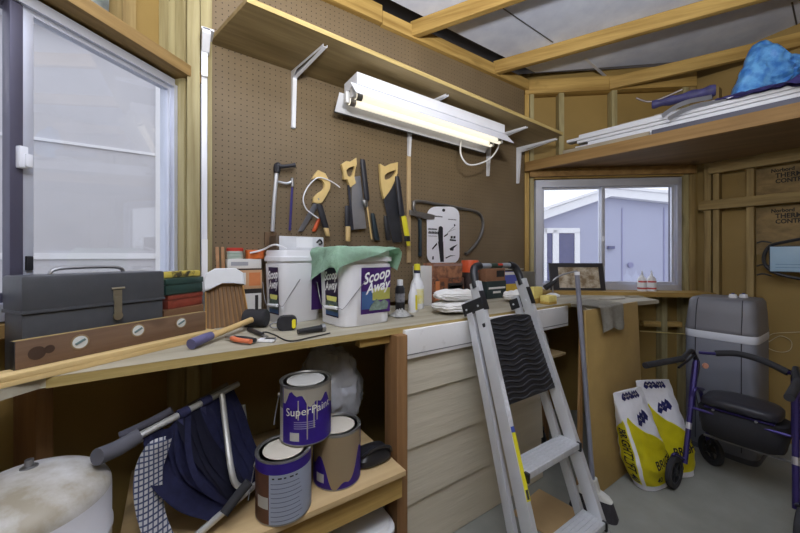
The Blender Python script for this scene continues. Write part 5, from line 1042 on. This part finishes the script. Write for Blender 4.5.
for yy_ in (cys+hwy*.62, cys-hwy*.62):
    q = MB(); q.tube([(xf-.001, yy_, .06), (xf-.001, yy_, .72)], .0022, 6, smooth=False); q.build('seam', dark, T)
    q = MB(); q.tube([(xf-.004, yy_, .772), (xf+.0035, yy_, .80), (xf+.0145, yy_, .88), (xf+.030, yy_*.985+cys*.015, .950), (xf+.05, yy_*.97+cys*.03, .976)], .0022, 6); q.build('seam', dark, T)
MB().loft([[(cxs+x, cys+y, z) for x, y in sup(hwx*1.03, hwy*1.03, 7, 40)] for z in (.0005, .03)]).build('base', mat('dark base', (70, 72, 80), .5), T)
for k, px in enumerate((733, 743.5)):
    p = on_z(px, 297, .985); p = Vector((max(p.x, 2.95), p.y, .9805)); q = thing('bottle_cap', ('left white cap lying on the grey softener', 'right white cap lying on the grey softener')[k], 'cap', tuple(p), 'caps on the softener')
    MB().lathe(p, [(0, 0), (.02, 0), (.021, .004), (.018, .022), (0, .024)], 18).build('cap', white_pl, q); MB().lathe(p, [(0, .024), (.008, .024), (.008, .03), (0, .03)], 12).build('nub', navy_p, q)
# ================================================================== ROLLATOR
T = thing('rollator_walker', 'purple framed rollator walker with black seat before the grey softener', 'walker', (2.4, .45, 0))
pf = mat('purple metallic frame', (56, 48, 106), .3, .5, var=.06); seatm = mat('black vinyl seat', (40, 40, 48), .45, var=.1)
def tb_(pts, r, m, nm, par=None, n=10): return MB().tube(pts, r, n).build(nm, m, par or T)
LB, LT = Vector((2.32, .66, .12)), Vector((2.52, .665, .65)); RB, RT_ = Vector((2.31, .262, .12)), Vector((2.50, .285, .66))
for B_, Tt, sgn in ((LB, LT, 1), (RB, RT_, -1)):
    d_ = Tt-B_
    tb_([B_, B_+d_*.5, Tt], .0125, pf, 'front_leg'); tb_([B_+d_*.52, B_+d_*.97], .0155, pf, 'outer_sleeve')
    tb_([B_+d_*.32+UP*0, B_+d_*.38], .014, mat('silver collar', (190, 190, 200), .3, .7), 'collar')
    yv = B_.y; rb = Vector((2.69, yv-.01*sgn, .13)); tb_([B_+d_*.72, Vector((2.60, yv, .43)), rb], .012, pf, 'rear_leg')
    tb_([B_+d_*.60, Vector((2.46, yv-.01*sgn, .50)), Vector((2.58, yv-.012*sgn, .47))], .009, pf, 'side_rail')
    h0 = Tt; h1 = h0+Vector((-.04, .006*sgn, .055)); h2_ = h0+Vector((-.09, .012*sgn, .05)); h3 = h0+Vector((-.14, .025*sgn, .022)); h4 = h0+Vector((-.41, .105*sgn if sgn > 0 else -.03, .012))
    tb_([h0, h1, h2_, h3], .012, black_pl, 'handle_bend'); tb_([h3, h3.lerp(h4, .5), h4], .0165, black_rb, 'handle_grip', n=14)
    tb_([h1+Vector((.0, -.01*sgn, -.02)), h2_+Vector((-.02, 0, -.045)), h3+Vector((-.05, 0, -.04))], .006, black_pl, 'brake_lever'); tb_([h1, h1+Vector((.05, -.02*sgn, -.08)), Vector((2.50, yv, .45)), rb+UP*.05], .003, black_pl, 'brake_cable')
    for (c, rr, yaw, nm) in ((B_+Vector((-.07, .025*sgn, -.032)), .085, .05, 'front_wheel'), (rb+Vector((.0, -.01, -.043)), .085, -.9 if sgn > 0 else .1, 'rear_wheel')):
        c = Vector((c.x, c.y, rr+.001)); axw = Vector((math.sin(yaw), math.cos(yaw), 0))
        W_ = MB().lathe(c-axw*.013, [(rr*.70, .0), (rr*.94, 0), (rr, .005), (rr, .021), (rr*.94, .026), (rr*.70, .026), (rr*.70, .0)], 32, axw).build(nm, black_rb, T)
        q = MB(); q.lathe(c-axw*.012, [(0, 0), (.018, 0), (.018, .024), (0, .024)], 16, axw)
        a_ = UP.cross(axw).normalized()
        for k in range(5): t = 2*math.pi*k/5; e_ = a_*math.cos(t)+UP*math.sin(t); q.bar(c+e_*.012, c+e_*rr*.74, .010, .012, axw)
        q.lathe(c-axw*.009, [(rr*.62, 0), (rr*.72, 0), (rr*.72, .018), (rr*.62, .018), (rr*.62, 0)], 28, axw); q.build('hub', black_pl, W_)
        foot = B_ if nm == 'front_wheel' else rb
        tb_([foot+UP*.02, c+UP*(rr+.012), c+axw*.017*sgn+UP*.04, c+axw*.017*sgn], .007, pf if nm == 'front_wheel' else black_pl, 'fork')
q = MB(); q.loft([[(2.50+x, .472+y, z+.012*math.cos(y*9)) for x, y in sup(.115*k, .150*k, 4, 40)] for k, z in ((.95, .438), (1, .445), (1, .468), (.93, .478), (.6, .480))]); q.build('seat', seatm, T, ang=50)
MB().box(2.40, .34, .432, 2.60, .60, .438).build('seat_frame', pf, T)
q = MB(); q.loft([[(2.51+x, .47+y, z) for x, y in sup(.10*k, .17*k, 4, 40)] for k, z in ((.75, .27), (.92, .285), (1, .36), (1, .42), (.95, .425))]); q.build('pouch', mat('black nylon pouch', (30, 30, 36), .8, var=.2), T, ang=50)
for yy_ in (.40, .56): MB().cyl((2.395, yy_, .432), (2.385, yy_, .432), .006, n=10).build('seat_bolt', steel, T)
bk = [LT+Vector((.02, -.01, .04)), Vector((2.54, .585, .70)), Vector((2.57, .50, .715)), Vector((2.55, .40, .705)), Vector((2.52, .31, .675)), RT_+Vector((.01, .005, .03))]
tb_(bk, .009, pf, 'backrest_tube'); tb_([bk[1]+Vector((-.0, 0, .002)), bk[2], bk[3], bk[4]], .0165, black_rb, 'backrest_pad', n=14)
p = at_d(706, 366, 1.93); MB().cyl(p, p+FW*.008, .016, n=16).build('round_tag', mat('peach tag', (196, 140, 116), .5), T)
tb_([Vector((2.60, .65, .20)), Vector((2.62, .28, .20))], .007, steel, 'cross_bar'); tb_([Vector((2.42, .652, .40)), Vector((2.42, .285, .40))], .008, pf, 'cross_bar')
# ================================================================== RIGHT WALL THINGS
a = on_x(769, 246, XR-.04); b_ = on_x(769, 272, XR-.04); y0 = a.y; y1 = on_x(812, 250, XR-.04).y
T = thing('wall_box', 'pale blue flat box on the right wall circled by a black cable', 'box', (XR-.03, (y0+y1)/2, b_.z))
MB().box(XR-.045, y1, b_.z, XR-.001, y0, a.z, .004).build('body', mat('dark casing', (52, 54, 60), .5), T)
SCR = MB().box(XR-.047, y1+.006, b_.z+.006, XR-.044, y0-.006, a.z-.006, .001).build('face', mat('pale blue face', (156, 186, 208), .35, var=.04), T)
for k in range(2): MB().box(XR-.0478, y1+.02, b_.z+.03+.02*k, XR-.0465, y0-.03, b_.z+.034+.02*k).build('print_line', mat('faint blue print', (120, 150, 180), .5), SCR)
MB().tube([on_x(*p, XR-.03) for p in ((806, 238), (785, 242), (770, 246), (764, 256), (766, 266), (778, 274), (806, 280))], .010, 8).build('cable', black_pl, T)
for k, zz_ in enumerate(((757, 243), (757, 266), (757, 275))):
    q = on_x(*zz_, XR-.008); MB().tube([q, q+Vector((-.012, -.03, .01)), q+Vector((-.01, -.07, -.002))], .005, 6).build('cable_tail', black_pl, T)
q = MB().tube([on_x(*p, XR+.06) for p in ((742, 342), (755, 338), (768, 348), (780, 352), (790, 350), (791, 341), (780, 336), (768, 342), (772, 334), (800, 332), (820, 330))], .0026, 6).build('white_cable', mat('cream cable', (200, 184, 150), .5)); tag(q, 'cream cable coiled against the right wall beside the softener', 'cable', loc=tuple(on_x(770, 345, XR+.06)))
q = MB().tube([on_n(px, py, N2, C2w-.02) for px, py in ((640, 331), (655, 332), (668, 333), (684, 334), (696, 335))], .004, 6).build('yellow_wire', mat('yellow wire', (206, 186, 120), .5)); tag(q, 'thin yellow wire strung across the studs under the right window', 'wire', loc=tuple(on_n(668, 333, N2, C2w-.02)))
# things in the gap between siding and fibreboard, and on the floor
MB().box(1.74, 1.17, .635, 2.04, 1.60, .65, .001).build('inner_shelf', shw, K)
c = Vector((1.90, 1.25, .6505)); T = thing('jug', 'white bottle with blue label in the dark gap beside the fibreboard', 'bottle', tuple(c))
MB().lathe(c, [(0, 0), (.04, 0), (.042, .005), (.042, .09), (.03, .12), (.014, .135), (.014, .15), (0, .15)], 24).build('body', white_pl, T); MB().lathe(c, [(0, .15), (.017, .15), (.017, .17), (0, .17)], 16).build('cap', navy_p, T); MB().lathe(c, [(.0427, .02), (.0427, .07)], 24).build('label', bl, T)
c = Vector((1.845, 1.30, 0)); q = MB().blob(c+UP*.125, (.075, .11, .115), bfn, 4).build('dark_sack', bgm, ang=60); tag(q, 'dark sack on the floor in the gap behind the ladder', 'sack', loc=tuple(c))
c = on_z(543, 512, 0); q = MB(Matrix.Translation((c.x, c.y+.02, .0)) @ Matrix.Rotation(.1, 4, 'Z')).obox((0, -.03, .005), (.26, .20, .008), None, .001).build('cardboard', mat('tan cardboard', (176, 148, 106), .8, var=.06)); tag(q, 'flat piece of tan cardboard on the floor behind the ladder', 'cardboard', loc=tuple(c))
